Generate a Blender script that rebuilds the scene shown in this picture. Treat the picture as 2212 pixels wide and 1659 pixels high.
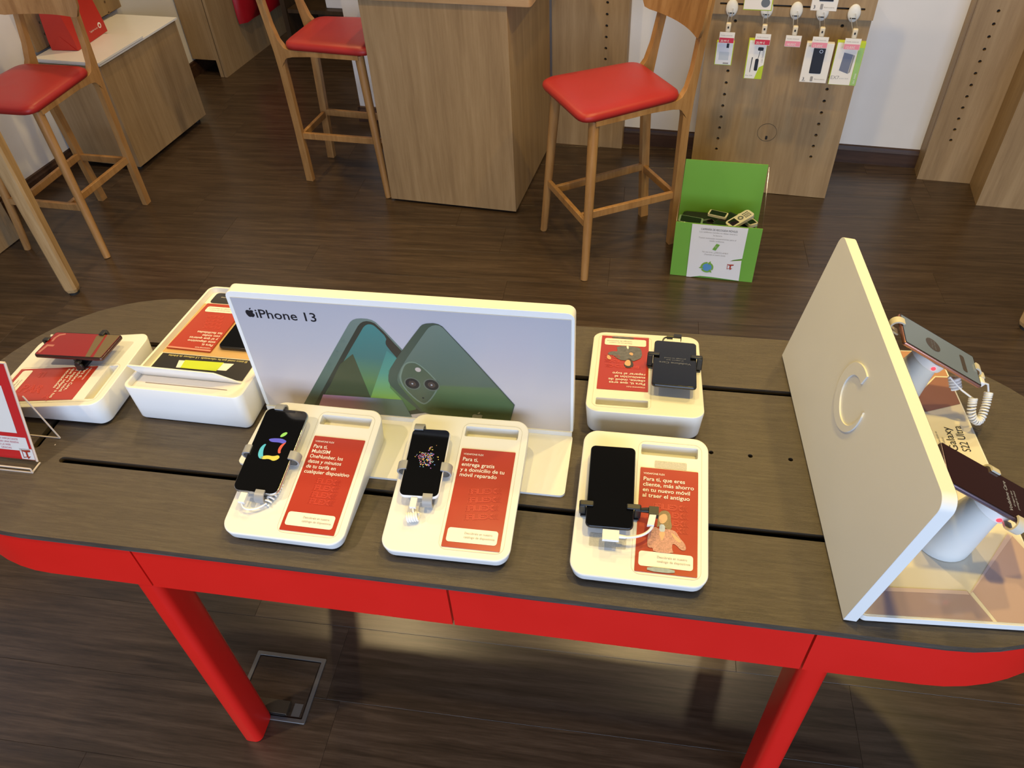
import bpy, bmesh, math, random
from mathutils import Matrix, Vector, Euler
from mathutils.geometry import tessellate_polygon
random.seed(7)
for o in list(bpy.data.objects): bpy.data.objects.remove(o)
scene = bpy.context.scene
COL = scene.collection

# ------------------------------------------------------------------ camera
def nrm(v): return Vector(v).normalized()
FPX, CX, CY = 1668.0, 1106.0, 829.5
_down = nrm((1213-CX, 2574-CY, FPX))
_dep = Vector((1750-CX, -830-CY, FPX)); _dep = (_dep-_down*_dep.dot(_down)).normalized()
_X = _dep.cross(-_down)
ROWS = (_X, _dep, -_down)                      # world axes in camera coordinates
cr = Vector([r[0] for r in ROWS]); cd = Vector([r[1] for r in ROWS]); cf = Vector([r[2] for r in ROWS])
cam_d = bpy.data.cameras.new('camera'); cam = bpy.data.objects.new('camera', cam_d); COL.objects.link(cam)
cam.matrix_world = Matrix(((cr.x, -cd.x, -cf.x, 0), (cr.y, -cd.y, -cf.y, 0), (cr.z, -cd.z, -cf.z, 2.0), (0, 0, 0, 1)))
cam_d.sensor_width = 36; cam_d.sensor_fit = 'HORIZONTAL'; cam_d.lens = FPX/2212*36
cam_d.clip_start = 0.02
scene.camera = cam
# ------------------------------------------------------------------ world, lights, exposure
W = bpy.data.worlds.new('world'); scene.world = W; W.use_nodes = True
W.node_tree.nodes['Background'].inputs[0].default_value = (1.0, 0.93, 0.86, 1)
W.node_tree.nodes['Background'].inputs[1].default_value = 0.12
vs = scene.view_settings
vs.view_transform = 'Standard'; vs.look = 'None'; vs.gamma = 1; vs.exposure = -0.2; vs.use_curve_mapping = False
def spot(name, loc, energy, col, tgt, size=100, blend=0.5, rad=0.05):
    d = bpy.data.lights.new(name, 'SPOT'); d.energy = energy; d.color = col; d.spot_size = math.radians(size); d.spot_blend = blend; d.shadow_soft_size = rad
    o = bpy.data.objects.new(name, d); COL.objects.link(o); o.location = loc
    o.rotation_euler = (Vector(tgt)-Vector(loc)).to_track_quat('-Z', 'Y').to_euler()
    return o
def area(name, loc, tgt, sx, sy, energy, col):
    d = bpy.data.lights.new(name, 'AREA'); d.shape = 'RECTANGLE'; d.size = sx; d.size_y = sy; d.energy = energy; d.color = col
    o = bpy.data.objects.new(name, d); COL.objects.link(o); o.location = loc
    o.rotation_euler = (Vector(tgt)-Vector(loc)).to_track_quat('-Z', 'Y').to_euler()
    return o
WARM = (1.0, 0.70, 0.30)
# warm ceiling spots: two straight above the table, the others over the aisle behind it, except the added last one
spot('warm_spot', (-0.60, 1.05, 3.1), 64, (1.0, 0.74, 0.27), (-0.55, 0.95, 0.88), 110)
spot('warm_spot', (0.28, 1.00, 3.1), 102, (1.0, 0.71, 0.13), (0.40, 0.95, 0.88), 110)
spot('warm_spot', (-0.10, 2.40, 3.1), 80, WARM, (-0.15, 2.2, 0.5), 130)
spot('warm_spot', (0.80, 2.15, 3.1), 85, (1.0, 0.71, 0.22), (0.6, 2.2, 0.5), 130)
spot('warm_spot', (-1.7, 2.4, 3.1), 68, (1.0, 0.73, 0.36), (-1.8, 2.6, 0.3), 130)
spot('warm_spot', (-2.5, 3.9, 3.1), 90, WARM, (-3.2, 3.7, 0.3), 140)
spot('warm_spot', (0.4, 2.9, 3.1), 25, (1.0, 0.78, 0.48), (0.2, 3.6, 0.5), 140)
spot('warm_spot', (-1.8, -0.1, 3.1), 120, (1.0, 0.76, 0.48), (-1.7, 0.5, 0.0), 75)  # added lamp, brightens the near floor at the left
# glazed shop front behind the photographer, cool daylight
area('shop_window', (1.2, -4.2, 1.9), (-0.5, 2.0, 1.0), 6.0, 3.4, 455, (0.60, 0.74, 1.0))

# ------------------------------------------------------------------ materials
MATS = {}
def mat(name, col=(0.8, 0.8, 0.8), rough=0.5, metal=0.0, spec=0.5, emit=None, es=0.0, trans=0.0, coat=0.0, var=0.04, alpha=1.0, ns=9):
    if name in MATS: return MATS[name]
    m = bpy.data.materials.new(name); m.use_nodes = True; nt = m.node_tree; b = nt.nodes['Principled BSDF']
    b.inputs['Base Color'].default_value = (*col, 1); b.inputs['Roughness'].default_value = rough; b.inputs['Metallic'].default_value = metal
    b.inputs['Specular IOR Level'].default_value = spec; b.inputs['Coat Weight'].default_value = coat
    if trans: b.inputs['Transmission Weight'].default_value = trans; b.inputs['IOR'].default_value = 1.45
    if alpha < 1: b.inputs['Alpha'].default_value = alpha
    if emit: b.inputs['Emission Color'].default_value = (*emit, 1); b.inputs['Emission Strength'].default_value = es
    if var and not trans:
        tc = nt.nodes.new('ShaderNodeTexCoord'); n = nt.nodes.new('ShaderNodeTexNoise'); n.inputs['Scale'].default_value = ns; n.inputs['Detail'].default_value = 3
        nt.links.new(tc.outputs['Object'], n.inputs['Vector'])
        mx = nt.nodes.new('ShaderNodeMix'); mx.data_type = 'RGBA'
        mx.inputs[6].default_value = (*[c*(1-var) for c in col], 1); mx.inputs[7].default_value = (*[min(1, c*(1+var)) for c in col], 1)
        nt.links.new(n.outputs['Fac'], mx.inputs[0]); nt.links.new(mx.outputs[2], b.inputs['Base Color'])
        mr = nt.nodes.new('ShaderNodeMapRange'); mr.inputs[3].default_value = max(0, rough-0.05); mr.inputs[4].default_value = min(1, rough+0.05)
        nt.links.new(n.outputs['Fac'], mr.inputs[0]); nt.links.new(mr.outputs[0], b.inputs['Roughness'])
    MATS[name] = m; return m
def wood(name, dark, mid, light, scale, rough=0.45, bump=0.08, rnd=False, spec=0.4, tint=0.25, fine=1.0):
    m = bpy.data.materials.new(name); m.use_nodes = True; nt = m.node_tree; N = nt.nodes.new; L = nt.links.new; b = nt.nodes['Principled BSDF']
    b.inputs['Roughness'].default_value = rough; b.inputs['Specular IOR Level'].default_value = spec
    tc = N('ShaderNodeTexCoord'); mp = N('ShaderNodeMapping'); mp.inputs['Scale'].default_value = scale
    L(tc.outputs['Object'], mp.inputs['Vector'])
    vec = mp.outputs['Vector']
    if rnd:
        oi = N('ShaderNodeObjectInfo'); mul = N('ShaderNodeMath'); mul.operation = 'MULTIPLY'; mul.inputs[1].default_value = 37.0
        L(oi.outputs['Random'], mul.inputs[0]); ad = N('ShaderNodeVectorMath'); ad.operation = 'ADD'
        L(vec, ad.inputs[0]); L(mul.outputs[0], ad.inputs[1]); vec = ad.outputs[0]
    n1 = N('ShaderNodeTexNoise'); n1.inputs['Scale'].default_value = 1.0; n1.inputs['Detail'].default_value = 5; n1.inputs['Distortion'].default_value = 0.8
    n2 = N('ShaderNodeTexNoise'); n2.inputs['Scale'].default_value = 5.0*fine; n2.inputs['Detail'].default_value = 8; n2.inputs['Roughness'].default_value = 0.7
    L(vec, n1.inputs['Vector']); L(vec, n2.inputs['Vector'])
    mx = N('ShaderNodeMath'); mx.operation = 'MULTIPLY_ADD'; mx.inputs[1].default_value = 0.55
    hf = N('ShaderNodeMath'); hf.operation = 'MULTIPLY'; hf.inputs[1].default_value = 0.45
    L(n2.outputs['Fac'], hf.inputs[0]); L(n1.outputs['Fac'], mx.inputs[0]); L(hf.outputs[0], mx.inputs[2])
    cr_ = N('ShaderNodeValToRGB'); e = cr_.color_ramp.elements; e[0].position = 0.36; e[0].color = (*dark, 1); e[1].position = 0.64; e[1].color = (*light, 1)
    k = e.new(0.5); k.color = (*mid, 1)
    L(mx.outputs[0], cr_.inputs['Fac'])
    out = cr_.outputs['Color']
    if rnd:
        hs = N('ShaderNodeHueSaturation'); mr = N('ShaderNodeMapRange'); mr.inputs[3].default_value = 1-tint; mr.inputs[4].default_value = 1+tint
        L(oi.outputs['Random'], mr.inputs[0]); L(mr.outputs[0], hs.inputs['Value']); L(out, hs.inputs['Color']); out = hs.outputs['Color']
    L(out, b.inputs['Base Color'])
    bp = N('ShaderNodeBump'); bp.inputs['Strength'].default_value = bump; bp.inputs['Distance'].default_value = 0.002
    L(n2.outputs['Fac'], bp.inputs['Height']); L(bp.outputs['Normal'], b.inputs['Normal'])
    MATS[name] = m; return m
def gradmat(name, stops, axis_vec, rough=0.35):
    """printed colour gradient: stops [(pos, rgb)], axis_vec = (x,y,z,offset) applied to object coordinates"""
    m = bpy.data.materials.new(name); m.use_nodes = True; nt = m.node_tree; N = nt.nodes.new; L = nt.links.new; b = nt.nodes['Principled BSDF']
    b.inputs['Roughness'].default_value = rough
    tc = N('ShaderNodeTexCoord'); d = N('ShaderNodeVectorMath'); d.operation = 'DOT_PRODUCT'; d.inputs[1].default_value = axis_vec[:3]
    L(tc.outputs['Object'], d.inputs[0]); a = N('ShaderNodeMath'); a.operation = 'ADD'; a.inputs[1].default_value = axis_vec[3]; L(d.outputs['Value'], a.inputs[0])
    r = N('ShaderNodeValToRGB'); e = r.color_ramp.elements
    e[0].position = stops[0][0]; e[0].color = (*stops[0][1], 1); e[1].position = stops[-1][0]; e[1].color = (*stops[-1][1], 1)
    for p, c in stops[1:-1]: k = e.new(p); k.color = (*c, 1)
    L(a.outputs[0], r.inputs['Fac']); L(r.outputs['Color'], b.inputs['Base Color'])
    MATS[name] = m; return m
WHITE = mat('white_plastic', (0.79, 0.785, 0.755), 0.42, var=0.02)
WHITE2 = mat('white_gloss', (0.82, 0.82, 0.82), 0.25, var=0.02)
RECESS = mat('recess_plastic', (0.74, 0.73, 0.69), 0.5, var=0.02)
WALLM = mat('wall_paint', (0.80, 0.79, 0.79), 0.8, var=0.03)
BLACKFOOT = mat('black_rubber', (0.012, 0.012, 0.012), 0.7)
SLOTM = mat('slot_black', (0.008, 0.006, 0.005), 0.6)
REDL = mat('red_lacquer', (0.70, 0.011, 0.006), 0.40, var=0.05)
REDLEATHER = mat('red_leather', (0.40, 0.020, 0.018), 0.43, var=0.08)
REDCARD = mat('red_card', (0.40, 0.042, 0.024), 0.22, var=0.05)
REDCARD2 = mat('red_outline_print', (0.70, 0.085, 0.055), 0.3)
REDDARK = mat('red_outline_faint', (0.53, 0.052, 0.032), 0.3)
CARDWHITE = mat('card_white', (0.84, 0.80, 0.74), 0.3, var=0.01)
PRINTW = mat('print_white', (0.88, 0.85, 0.80), 0.35, var=0)
PRINTG = mat('print_grey', (0.32, 0.30, 0.28), 0.4, var=0)
PRINTK = mat('print_black', (0.01, 0.01, 0.015), 0.35, var=0)
LINEG = mat('groove_grey', (0.55, 0.53, 0.47), 0.5, var=0)
GLASSK = mat('screen_black', (0.003, 0.003, 0.0035), 0.06, spec=0.4, var=0)
PHONEK = mat('phone_body_black', (0.012, 0.013, 0.018), 0.22, var=0)
SILVER = mat('silver_metal', (0.62, 0.62, 0.63), 0.25, metal=0.9, var=0.02)
GREYP = mat('grey_claw', (0.30, 0.30, 0.30), 0.38, metal=0.0, var=0.03)
BLACKP = mat('black_plastic', (0.014, 0.014, 0.015), 0.35, var=0.1)
COPPER = mat('copper_metal', (0.46, 0.22, 0.17), 0.28, metal=0.8, var=0.02)
CABLE = mat('white_cable', (0.82, 0.81, 0.79), 0.35, var=0.02)
def acryl():
    m = bpy.data.materials.new('clear_acrylic'); m.use_nodes = True; nt = m.node_tree; nt.nodes.remove(nt.nodes['Principled BSDF'])
    tr = nt.nodes.new('ShaderNodeBsdfTransparent'); tr.inputs[0].default_value = (0.93, 0.93, 0.92, 1); gl = nt.nodes.new('ShaderNodeBsdfGlossy'); gl.inputs['Roughness'].default_value = 0.12
    fr = nt.nodes.new('ShaderNodeValue'); fr.outputs[0].default_value = 0.03; mx = nt.nodes.new('ShaderNodeMixShader')
    nt.links.new(fr.outputs[0], mx.inputs[0]); nt.links.new(tr.outputs[0], mx.inputs[1]); nt.links.new(gl.outputs[0], mx.inputs[2]); nt.links.new(mx.outputs[0], nt.nodes['Material Output'].inputs[0])
    MATS['clear_acrylic'] = m; return m
ACRYL = acryl()
ACEDGE = mat('acrylic_edge_glow', (0.80, 0.70, 0.62), 0.2, var=0, alpha=0.75)
GREENB = mat('green_board', (0.17, 0.42, 0.055), 0.42, var=0.05)
PAPER = mat('paper', (0.80, 0.80, 0.83), 0.7, var=0.03)
LIME = mat('lime_print', (0.52, 0.66, 0.03), 0.4, var=0)
METALG = mat('grey_metal', (0.22, 0.22, 0.22), 0.4, metal=0.7, var=0.06)
FLOORM = wood('floor_wood', (0.030, 0.0185, 0.0110), (0.057, 0.036, 0.0225), (0.092, 0.061, 0.040), (2.6, 44, 44), 0.29, 0.06, rnd=True, tint=0.10, spec=0.75)
TABLEM = wood('table_laminate', (0.048, 0.035, 0.024), (0.071, 0.052, 0.035), (0.098, 0.075, 0.050), (16, 230, 230), 0.38, 0.5, spec=0.6)
EDGEM = wood('table_edge', (0.018, 0.015, 0.013), (0.05, 0.043, 0.036), (0.12, 0.11, 0.10), (4, 50, 200), 0.5, 0.1)
OAK = wood('oak_laminate', (0.275, 0.178, 0.088), (0.345, 0.230, 0.117), (0.41, 0.282, 0.150), (14, 14, 0.9), 0.48, 0.06)
OAKX = wood('oak_laminate_x', (0.30, 0.18, 0.085), (0.42, 0.26, 0.125), (0.52, 0.34, 0.18), (0.8, 9, 9), 0.42, 0.06)
BEECH = wood('stool_wood', (0.29, 0.142, 0.045), (0.385, 0.200, 0.068), (0.46, 0.255, 0.095), (16, 16, 1.4), 0.36, 0.04)
LEGW = wood('pale_leg_wood', (0.33, 0.20, 0.085), (0.44, 0.285, 0.13), (0.54, 0.37, 0.19), (16, 16, 1.2), 0.42, 0.04)
SKIRT = wood('baseboard_wood', (0.030, 0.014, 0.008), (0.055, 0.027, 0.016), (0.08, 0.042, 0.026), (1.2, 16, 16), 0.4, 0.05)

# ------------------------------------------------------------------ mesh helpers
def tess(loops):
    return tessellate_polygon([[Vector((p[0], p[1], 0)) for p in l] for l in loops])
def area2(p): return sum(p[i][0]*p[(i+1) % len(p)][1]-p[(i+1) % len(p)][0]*p[i][1] for i in range(len(p)))/2
def ccw(p): return list(p) if area2(p) > 0 else list(p)[::-1]
def rr(x0, x1, y0, y1, r, n=6):
    pts = []
    for cx, cy, a0 in ((x1-r, y1-r, 0), (x0+r, y1-r, 90), (x0+r, y0+r, 180), (x1-r, y0+r, 270)):
        for k in range(n+1):
            a = math.radians(a0+90*k/n); pts.append((cx+r*math.cos(a), cy+r*math.sin(a)))
    return pts
def circ(cx, cy, r, n=16, ry=None): return [(cx+r*math.cos(2*math.pi*k/n), cy+(ry or r)*math.sin(2*math.pi*k/n)) for k in range(n)]
def chaikin(p, it=2):
    for _ in range(it):
        q = []
        for i in range(len(p)):
            a, b = p[i], p[(i+1) % len(p)]
            q += [(a[0]*.75+b[0]*.25, a[1]*.75+b[1]*.25), (a[0]*.25+b[0]*.75, a[1]*.25+b[1]*.75)]
        p = q
    return p
I4 = Matrix.Identity(4)
class MB:
    def __init__(s): s.v = []; s.f = []
    def add(s, vs, fs):
        k = len(s.v); s.v += [Vector(v) for v in vs]; s.f += [tuple(i+k for i in f) for f in fs]; return s
    def box(s, x0, x1, y0, y1, z0, z1, M=I4):
        v = [(x0, y0, z0), (x1, y0, z0), (x1, y1, z0), (x0, y1, z0), (x0, y0, z1), (x1, y0, z1), (x1, y1, z1), (x0, y1, z1)]
        return s.add([M @ Vector(p) for p in v], [(0, 3, 2, 1), (4, 5, 6, 7), (0, 1, 5, 4), (1, 2, 6, 5), (2, 3, 7, 6), (3, 0, 4, 7)])
    def prism(s, outer, holes=(), z0=0.0, z1=0.01, M=I4, top=None, bot=None):
        """extruded polygon with holes; top / bot: functions (x,y)->z"""
        outer = ccw(outer); holes = [ccw(h)[::-1] for h in holes]
        loops = [outer]+holes; flat = [p for l in loops for p in l]; n = len(flat)
        ft = top or (lambda x, y: z1); fb = bot or (lambda x, y: z0)
        vs = [M @ Vector((x, y, ft(x, y))) for x, y in flat]+[M @ Vector((x, y, fb(x, y))) for x, y in flat]
        fs = []
        for t in tess(loops):
            a, b, c = t
            ar = (flat[b][0]-flat[a][0])*(flat[c][1]-flat[a][1])-(flat[c][0]-flat[a][0])*(flat[b][1]-flat[a][1])
            if ar < 0: b, c = c, b
            fs.append((a, b, c)); fs.append((n+a, n+c, n+b))
        k = 0
        for l in loops:
            m = len(l)
            for i in range(m): j = (i+1) % m; fs.append((k+i, n+k+i, n+k+j, k+j))
            k += m
        return s.add(vs, fs)
    def flat(s, pts, M=I4, z=0.0):
        pts = ccw(pts); fs = []
        for a, b, c in tess([pts]):
            ar = (pts[b][0]-pts[a][0])*(pts[c][1]-pts[a][1])-(pts[c][0]-pts[a][0])*(pts[b][1]-pts[a][1])
            fs.append((a, b, c) if ar > 0 else (a, c, b))
        return s.add([M @ Vector((x, y, z)) for x, y in pts], fs)
    def loft(s, rings, caps=True, closed=True):
        n = len(rings[0]); vs = [p for r in rings for p in r]; fs = []
        for k in range(len(rings)-1):
            for i in range(n if closed else n-1): j = (i+1) % n; fs.append((k*n+i, k*n+j, (k+1)*n+j, (k+1)*n+i))
        if caps: fs.append(tuple(range(n))[::-1]); fs.append(tuple(range((len(rings)-1)*n, len(rings)*n)))
        return s.add(vs, fs)
    def tube(s, path, r, n=8, M=I4, caps=True):
        path = [Vector(p) for p in path]; rings = []; up = None
        for i, p in enumerate(path):
            t = (path[min(i+1, len(path)-1)]-path[max(i-1, 0)]).normalized()
            if up is None: up = Vector((0, 0, 1)) if abs(t.z) < 0.9 else Vector((1, 0, 0))
            x = up.cross(t).normalized(); up = t.cross(x).normalized()
            rad = r[i] if isinstance(r, (list, tuple)) else r
            rings.append([M @ (p+(x*math.cos(2*math.pi*k/n)+up*math.sin(2*math.pi*k/n))*rad) for k in range(n)])
        return s.loft(rings, caps)
    def bar(s, a, b, w, h, M=I4, up=(0, 0, 1)):
        a, b = Vector(a), Vector(b); t = (b-a).normalized(); x = Vector(up).cross(t)
        x = x.normalized() if x.length > 1e-5 else Vector((1, 0, 0)); y = t.cross(x)
        rings = [[M @ (p+x*sx*w/2+y*sy*h/2) for sx, sy in ((-1, -1), (1, -1), (1, 1), (-1, 1))] for p in (a, b)]
        return s.loft(rings)
    def build(s, name, m, parent=None, M=None, smooth=0, bevel=0, seg=2, kind=None):
        me = bpy.data.meshes.new(name); me.from_pydata([tuple(v) for v in s.v], [], s.f); me.validate(); me.update()
        me.materials.append(m if not isinstance(m, str) else MATS[m])
        bm = bmesh.new(); bm.from_mesh(me); bmesh.ops.recalc_face_normals(bm, faces=bm.faces); bm.to_mesh(me); bm.free()
        if smooth:
            me.polygons.foreach_set('use_smooth', [True]*len(me.polygons)); me.set_sharp_from_angle(angle=math.radians(smooth))
        o = bpy.data.objects.new(name, me); COL.objects.link(o)
        if parent: o.parent = parent
        if M is not None: o.matrix_local = M
        if bevel:
            b = o.modifiers.new('bevel', 'BEVEL'); b.width = bevel; b.segments = seg; b.limit_method = 'ANGLE'; b.angle_limit = math.radians(40)
            me.polygons.foreach_set('use_smooth', [True]*len(me.polygons)); me.set_sharp_from_angle(angle=math.radians(50))
        if kind: o['kind'] = kind
        return o
def tag(o, label=None, cat=None, group=None, kind=None):
    if label: o['label'] = label
    if cat: o['category'] = cat
    if group: o['group'] = group
    if kind: o['kind'] = kind
    return o
def thing(name, label, cat, M=I4, group=None):
    o = bpy.data.objects.new(name, None); COL.objects.link(o); o.matrix_world = M; o.empty_display_size = 0.05
    return tag(o, label, cat, group)
def copy_tree(o, parent=None):
    c = o.copy(); COL.objects.link(c); c.parent = parent
    if parent: c.matrix_parent_inverse = I4
    for ch in o.children: copy_tree(ch, c)
    return c
def text(parent, s, size, m, M, width=None, align='LEFT', bold=0.0, spacing=1.0, outline=0.0, shear=0.0, name='lettering', sx=1.0):
    cu = bpy.data.curves.new('t', 'FONT'); cu.body = s; cu.size = size; cu.align_x = align; cu.space_line = spacing; cu.resolution_u = 3; cu.shear = shear
    if outline: cu.fill_mode = 'NONE'
    else: cu.offset = bold*size
    ob = bpy.data.objects.new('t', cu); COL.objects.link(ob)
    dg = bpy.context.evaluated_depsgraph_get(); me = bpy.data.meshes.new_from_object(ob.evaluated_get(dg))
    COL.objects.unlink(ob); bpy.data.objects.remove(ob); bpy.data.curves.remove(cu)
    if outline:
        b = MB(); co = [v.co.copy() for v in me.vertices]
        for e in me.edges:
            a, c = co[e.vertices[0]], co[e.vertices[1]]; d = (c-a)
            if d.length < 1e-7: continue
            d.normalize(); nn = Vector((-d.y, d.x, 0))*outline; ex = d*0
            b.add([a-nn-ex, c-nn+ex, c+nn+ex, a+nn-ex], [(0, 1, 2, 3)])
        bpy.data.meshes.remove(me); me = bpy.data.meshes.new('t'); me.from_pydata([tuple(v) for v in b.v], [], b.f); me.update()
    xs = [v.co.x for v in me.vertices]
    if not xs: return None
    k = sx
    if width: k = width/max(1e-6, (max(xs)-min(xs)))
    me.transform(M @ Matrix.Diagonal((k, 1, 1, 1)))
    me.name = name; me.materials.clear(); me.materials.append(m)
    o = bpy.data.objects.new(name, me); COL.objects.link(o); o.parent = parent
    return o
def pr(parent, name, pts, m, M, lift=0.0004):
    return MB().flat(pts, M, lift).build(name, m, parent)
def T(x=0, y=0, z=0): return Matrix.Translation((x, y, z))
def Rz(a): return Matrix.Rotation(a, 4, 'Z')
def Rx(a): return Matrix.Rotation(a, 4, 'X')
def Ry(a): return Matrix.Rotation(a, 4, 'Y')
APPLE = [(0, .30), (.12, .36), (.26, .38), (.38, .33), (.46, .25), (.36, .16), (.33, .02), (.38, -.12), (.50, -.20), (.44, -.36), (.34, -.52), (.22, -.62), (.12, -.61), (0, -.57), (-.12, -.61), (-.22, -.62), (-.36, -.5), (-.48, -.28), (-.54, -.02), (-.5, .2), (-.38, .34), (-.24, .38), (-.1, .34)]
LEAF = [(0, .42), (.02, .56), (.12, .68), (.24, .72), (.23, .58), (.14, .46)]
def apple(parent, cx, cy, s, m, M, name='fruit_logo', lift=0.0005):
    b = MB()
    for sh in (APPLE, LEAF): b.flat(chaikin([(cx+x*s, cy+y*s) for x, y in sh], 2), M, lift)
    return b.build(name, m, parent)
def ringlogo(parent, cx, cy, r, m, M, name='ring_logo'):
    o = circ(cx, cy, r, 20); i = circ(cx, cy-r*.1, r*.55, 20)
    return MB().prism(o, [i], 0, 0.0004, M).build(name, m, parent)
# ------------------------------------------------------------------ setting
def struct(o): o['kind'] = 'structure'; return o
FR = Rz(math.radians(7))
floor = struct(MB().box(-4.2, 2.9, -1.2, 7.2, -0.03, -0.013).build('floor', SLOTM))
PW, PL = 0.21, 1.36
pm = None; joint = {0: 0.652, 1: -0.995}
for j in range(-8, 34):
    y0 = 0.81+PW*j-0.0
    off = joint.get(j, random.uniform(0, PL))
    for i in range(-6, 6):
        x0 = off+PL*i
        c = FR @ Vector((x0+PL/2, y0+PW/2, 0))
        if not (-4.3 < c.x < 3.0 and -0.2 < c.y < 6.8): continue
        if pm is None:
            c0 = 0.0007; e = 0.00015
            lo = [(e, e, -0.012), (PL-e, e, -0.012), (PL-e, PW-e, -0.012), (e, PW-e, -0.012)]
            mi = [(x, y, -c0) for x, y, z in lo]; hi = [(min(max(x, c0), PL-c0), min(max(y, c0), PW-c0), 0) for x, y, z in lo]
            o = MB().loft([[Vector(p) for p in r] for r in (lo, mi, hi)]).build('plank', FLOORM, floor); pm = o.data
        else:
            o = bpy.data.objects.new('plank', pm); COL.objects.link(o); o.parent = floor
        o.matrix_local = FR @ T(x0, y0, 0)
struct(MB().box(-3.67, -3.52, 0.2, 6.6, 0, 2.9).build('wall_left', WALLM))
struct(MB().box(-2.105, 2.6, 3.985, 4.12, 0, 2.9).build('wall_back', WALLM))
struct(MB().box(-3.52, 2.6, 6.6, 6.7, 0, 2.9).build('wall_far', WALLM))
def skirt(name, prof_pts, a, b, nrm_):
    """moulded skirting: profile (out, z) swept from a to b, nrm_ = outward direction"""
    n = Vector(nrm_); rings = [[Vector((*p, 0))+n*o+Vector((0, 0, z)) for o, z in prof_pts] for p in (a, b)]
    return struct(MB().loft(rings).build(name, SKIRT))
SK = [(0, 0), (0.016, 0), (0.016, 0.068), (0.012, 0.076), (0.010, 0.088), (0, 0.092)]
skirt('baseboard_left', SK, (-3.52, 0.3), (-3.52, 6.6), (1, 0, 0))
skirt('baseboard_back', SK, (2.6, 3.985), (-2.105, 3.985), (0, -1, 0))
skirt('baseboard_end', SK, (-2.105, 3.97), (-2.105, 4.12), (-1, 0, 0))
skirt('baseboard_far', SK, (2.6, 6.6), (-3.52, 6.6), (0, -1, 0))

# ------------------------------------------------------------------ oak wall boards, counter, cabinets
def board(name, label, x0, x1, yf, z0, z1, holes, depth=None, thick=0.02, cat='panel'):
    """upright board facing the camera (-y); holes = [(x,z)]"""
    t = thing(name, label, cat, T(x0, yf, 0)); h = z1-z0
    M = Matrix(((1, 0, 0, 0), (0, 0, -1, thick), (0, 1, 0, z0), (0, 0, 0, 1)))
    hs = [circ(x-x0, z-z0, 0.0072, 10) for x, z in holes]
    MB().prism([(0, 0), (x1-x0, 0), (x1-x0, h), (0, h)], hs, 0, thick, M).build('front_board', OAK, t)
    MB().box(0.004, x1-x0-0.004, thick+0.001, thick+0.006, z0+0.01, z1-0.01).build('dark_backing', SLOTM, t)
    d = depth or 0.05
    MB().box(0, 0.018, thick+0.007, d, z0, z1).build('side_board', OAK, t)
    MB().box(x1-x0-0.018, x1-x0, thick+0.007, d, z0, z1).build('side_board', OAK, t)
    return t
board('wall_panel', 'oak wall panel with one column of peg holes, right behind the counter', -0.93, -0.548, 3.912, 0.0, 1.5,
      [(-0.655, 0.205+0.0537*k) for k in range(24)], 0.073)
dp = board('accessory_display', 'oak display panel hung with blister packs beside the green box', -0.156, 0.496, 3.58, 0.002, 0.829,
      [(x, z) for x in (-0.045, 0.388) for z in [0.209+0.0535*k for k in range(8)]+[0.797]], 0.40)
# cable cover disc and rail board of the display panel
dM = T(0.172+0.156, -0.0006, 0.312) @ Rx(math.radians(90))
MB().prism(circ(0, 0, 0.043, 40), [circ(0, 0, 0.042, 40)], 0, 0.0008, dM).build('cover_ring', SLOTM, dp)
MB().prism(rr(-0.004, 0.006, -0.035, -0.017, 0.004, 4), [], 0, 0.0008, dM).build('cable_notch', SLOTM, dp)
rb = MB().prism([(-0.002, 0.0), (0.654, 0.0), (0.654, 0.45), (-0.002, 0.45)], [rr(0.038, 0.615, 0.037, 0.046, 0.004, 3)], 0, 0.018, T(0, 0, 0.829) @ Rx(math.radians(90)) @ T(0, 0, 0.0)).build('rail_board', OAK, dp)
MB().box(0.01, 0.64, 0.001, 0.01, 0.835, 1.27).build('rail_backing', SLOTM, dp)
board('wall_panel', 'narrow oak panel with peg holes at the right, next to the pale wall', 0.934, 1.178, 3.858, 0.0, 1.5, [(1.022, 0.212+0.0528*k) for k in range(20)], 0.127)
t = thing('wall_cabinet', 'wide plain oak unit cut by the right edge of the photo', 'cabinet', T(1.174, 3.652, 0))
MB().box(0, 0.9, 0, 0.02, 0, 1.5).build('front_board', OAK, t); MB().box(0, 0.02, 0.02, 0.33, 0, 1.5).build('side_board', OAK, t)
t = thing('service_counter', 'tall oak service counter between two red-seated stools', 'counter', T(-1.263, 3.52, 0))
hx, y0, y1 = 0.326, -0.363, 0.37
MB().box(-hx, hx, y0, y0+0.022, 0.012, 0.956).build('front_panel', OAK, t, bevel=0.0008)
MB().box(hx-0.022, hx, y0+0.0225, y1, 0.012, 0.956).build('side_panel', OAK, t)
MB().box(-hx, -hx+0.022, y0+0.0225, y1, 0.012, 0.956).build('side_panel', OAK, t)
MB().box(-hx+0.02, hx-0.02, y0+0.02, y1-0.02, 0, 0.0115).build('plinth', BLACKFOOT, t)
MB().prism(rr(-0.46, 0.429, -0.372, y1, 0.018, 5), [], 0.9565, 0.992).build('worktop', OAKX, t, bevel=0.003)
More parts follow.
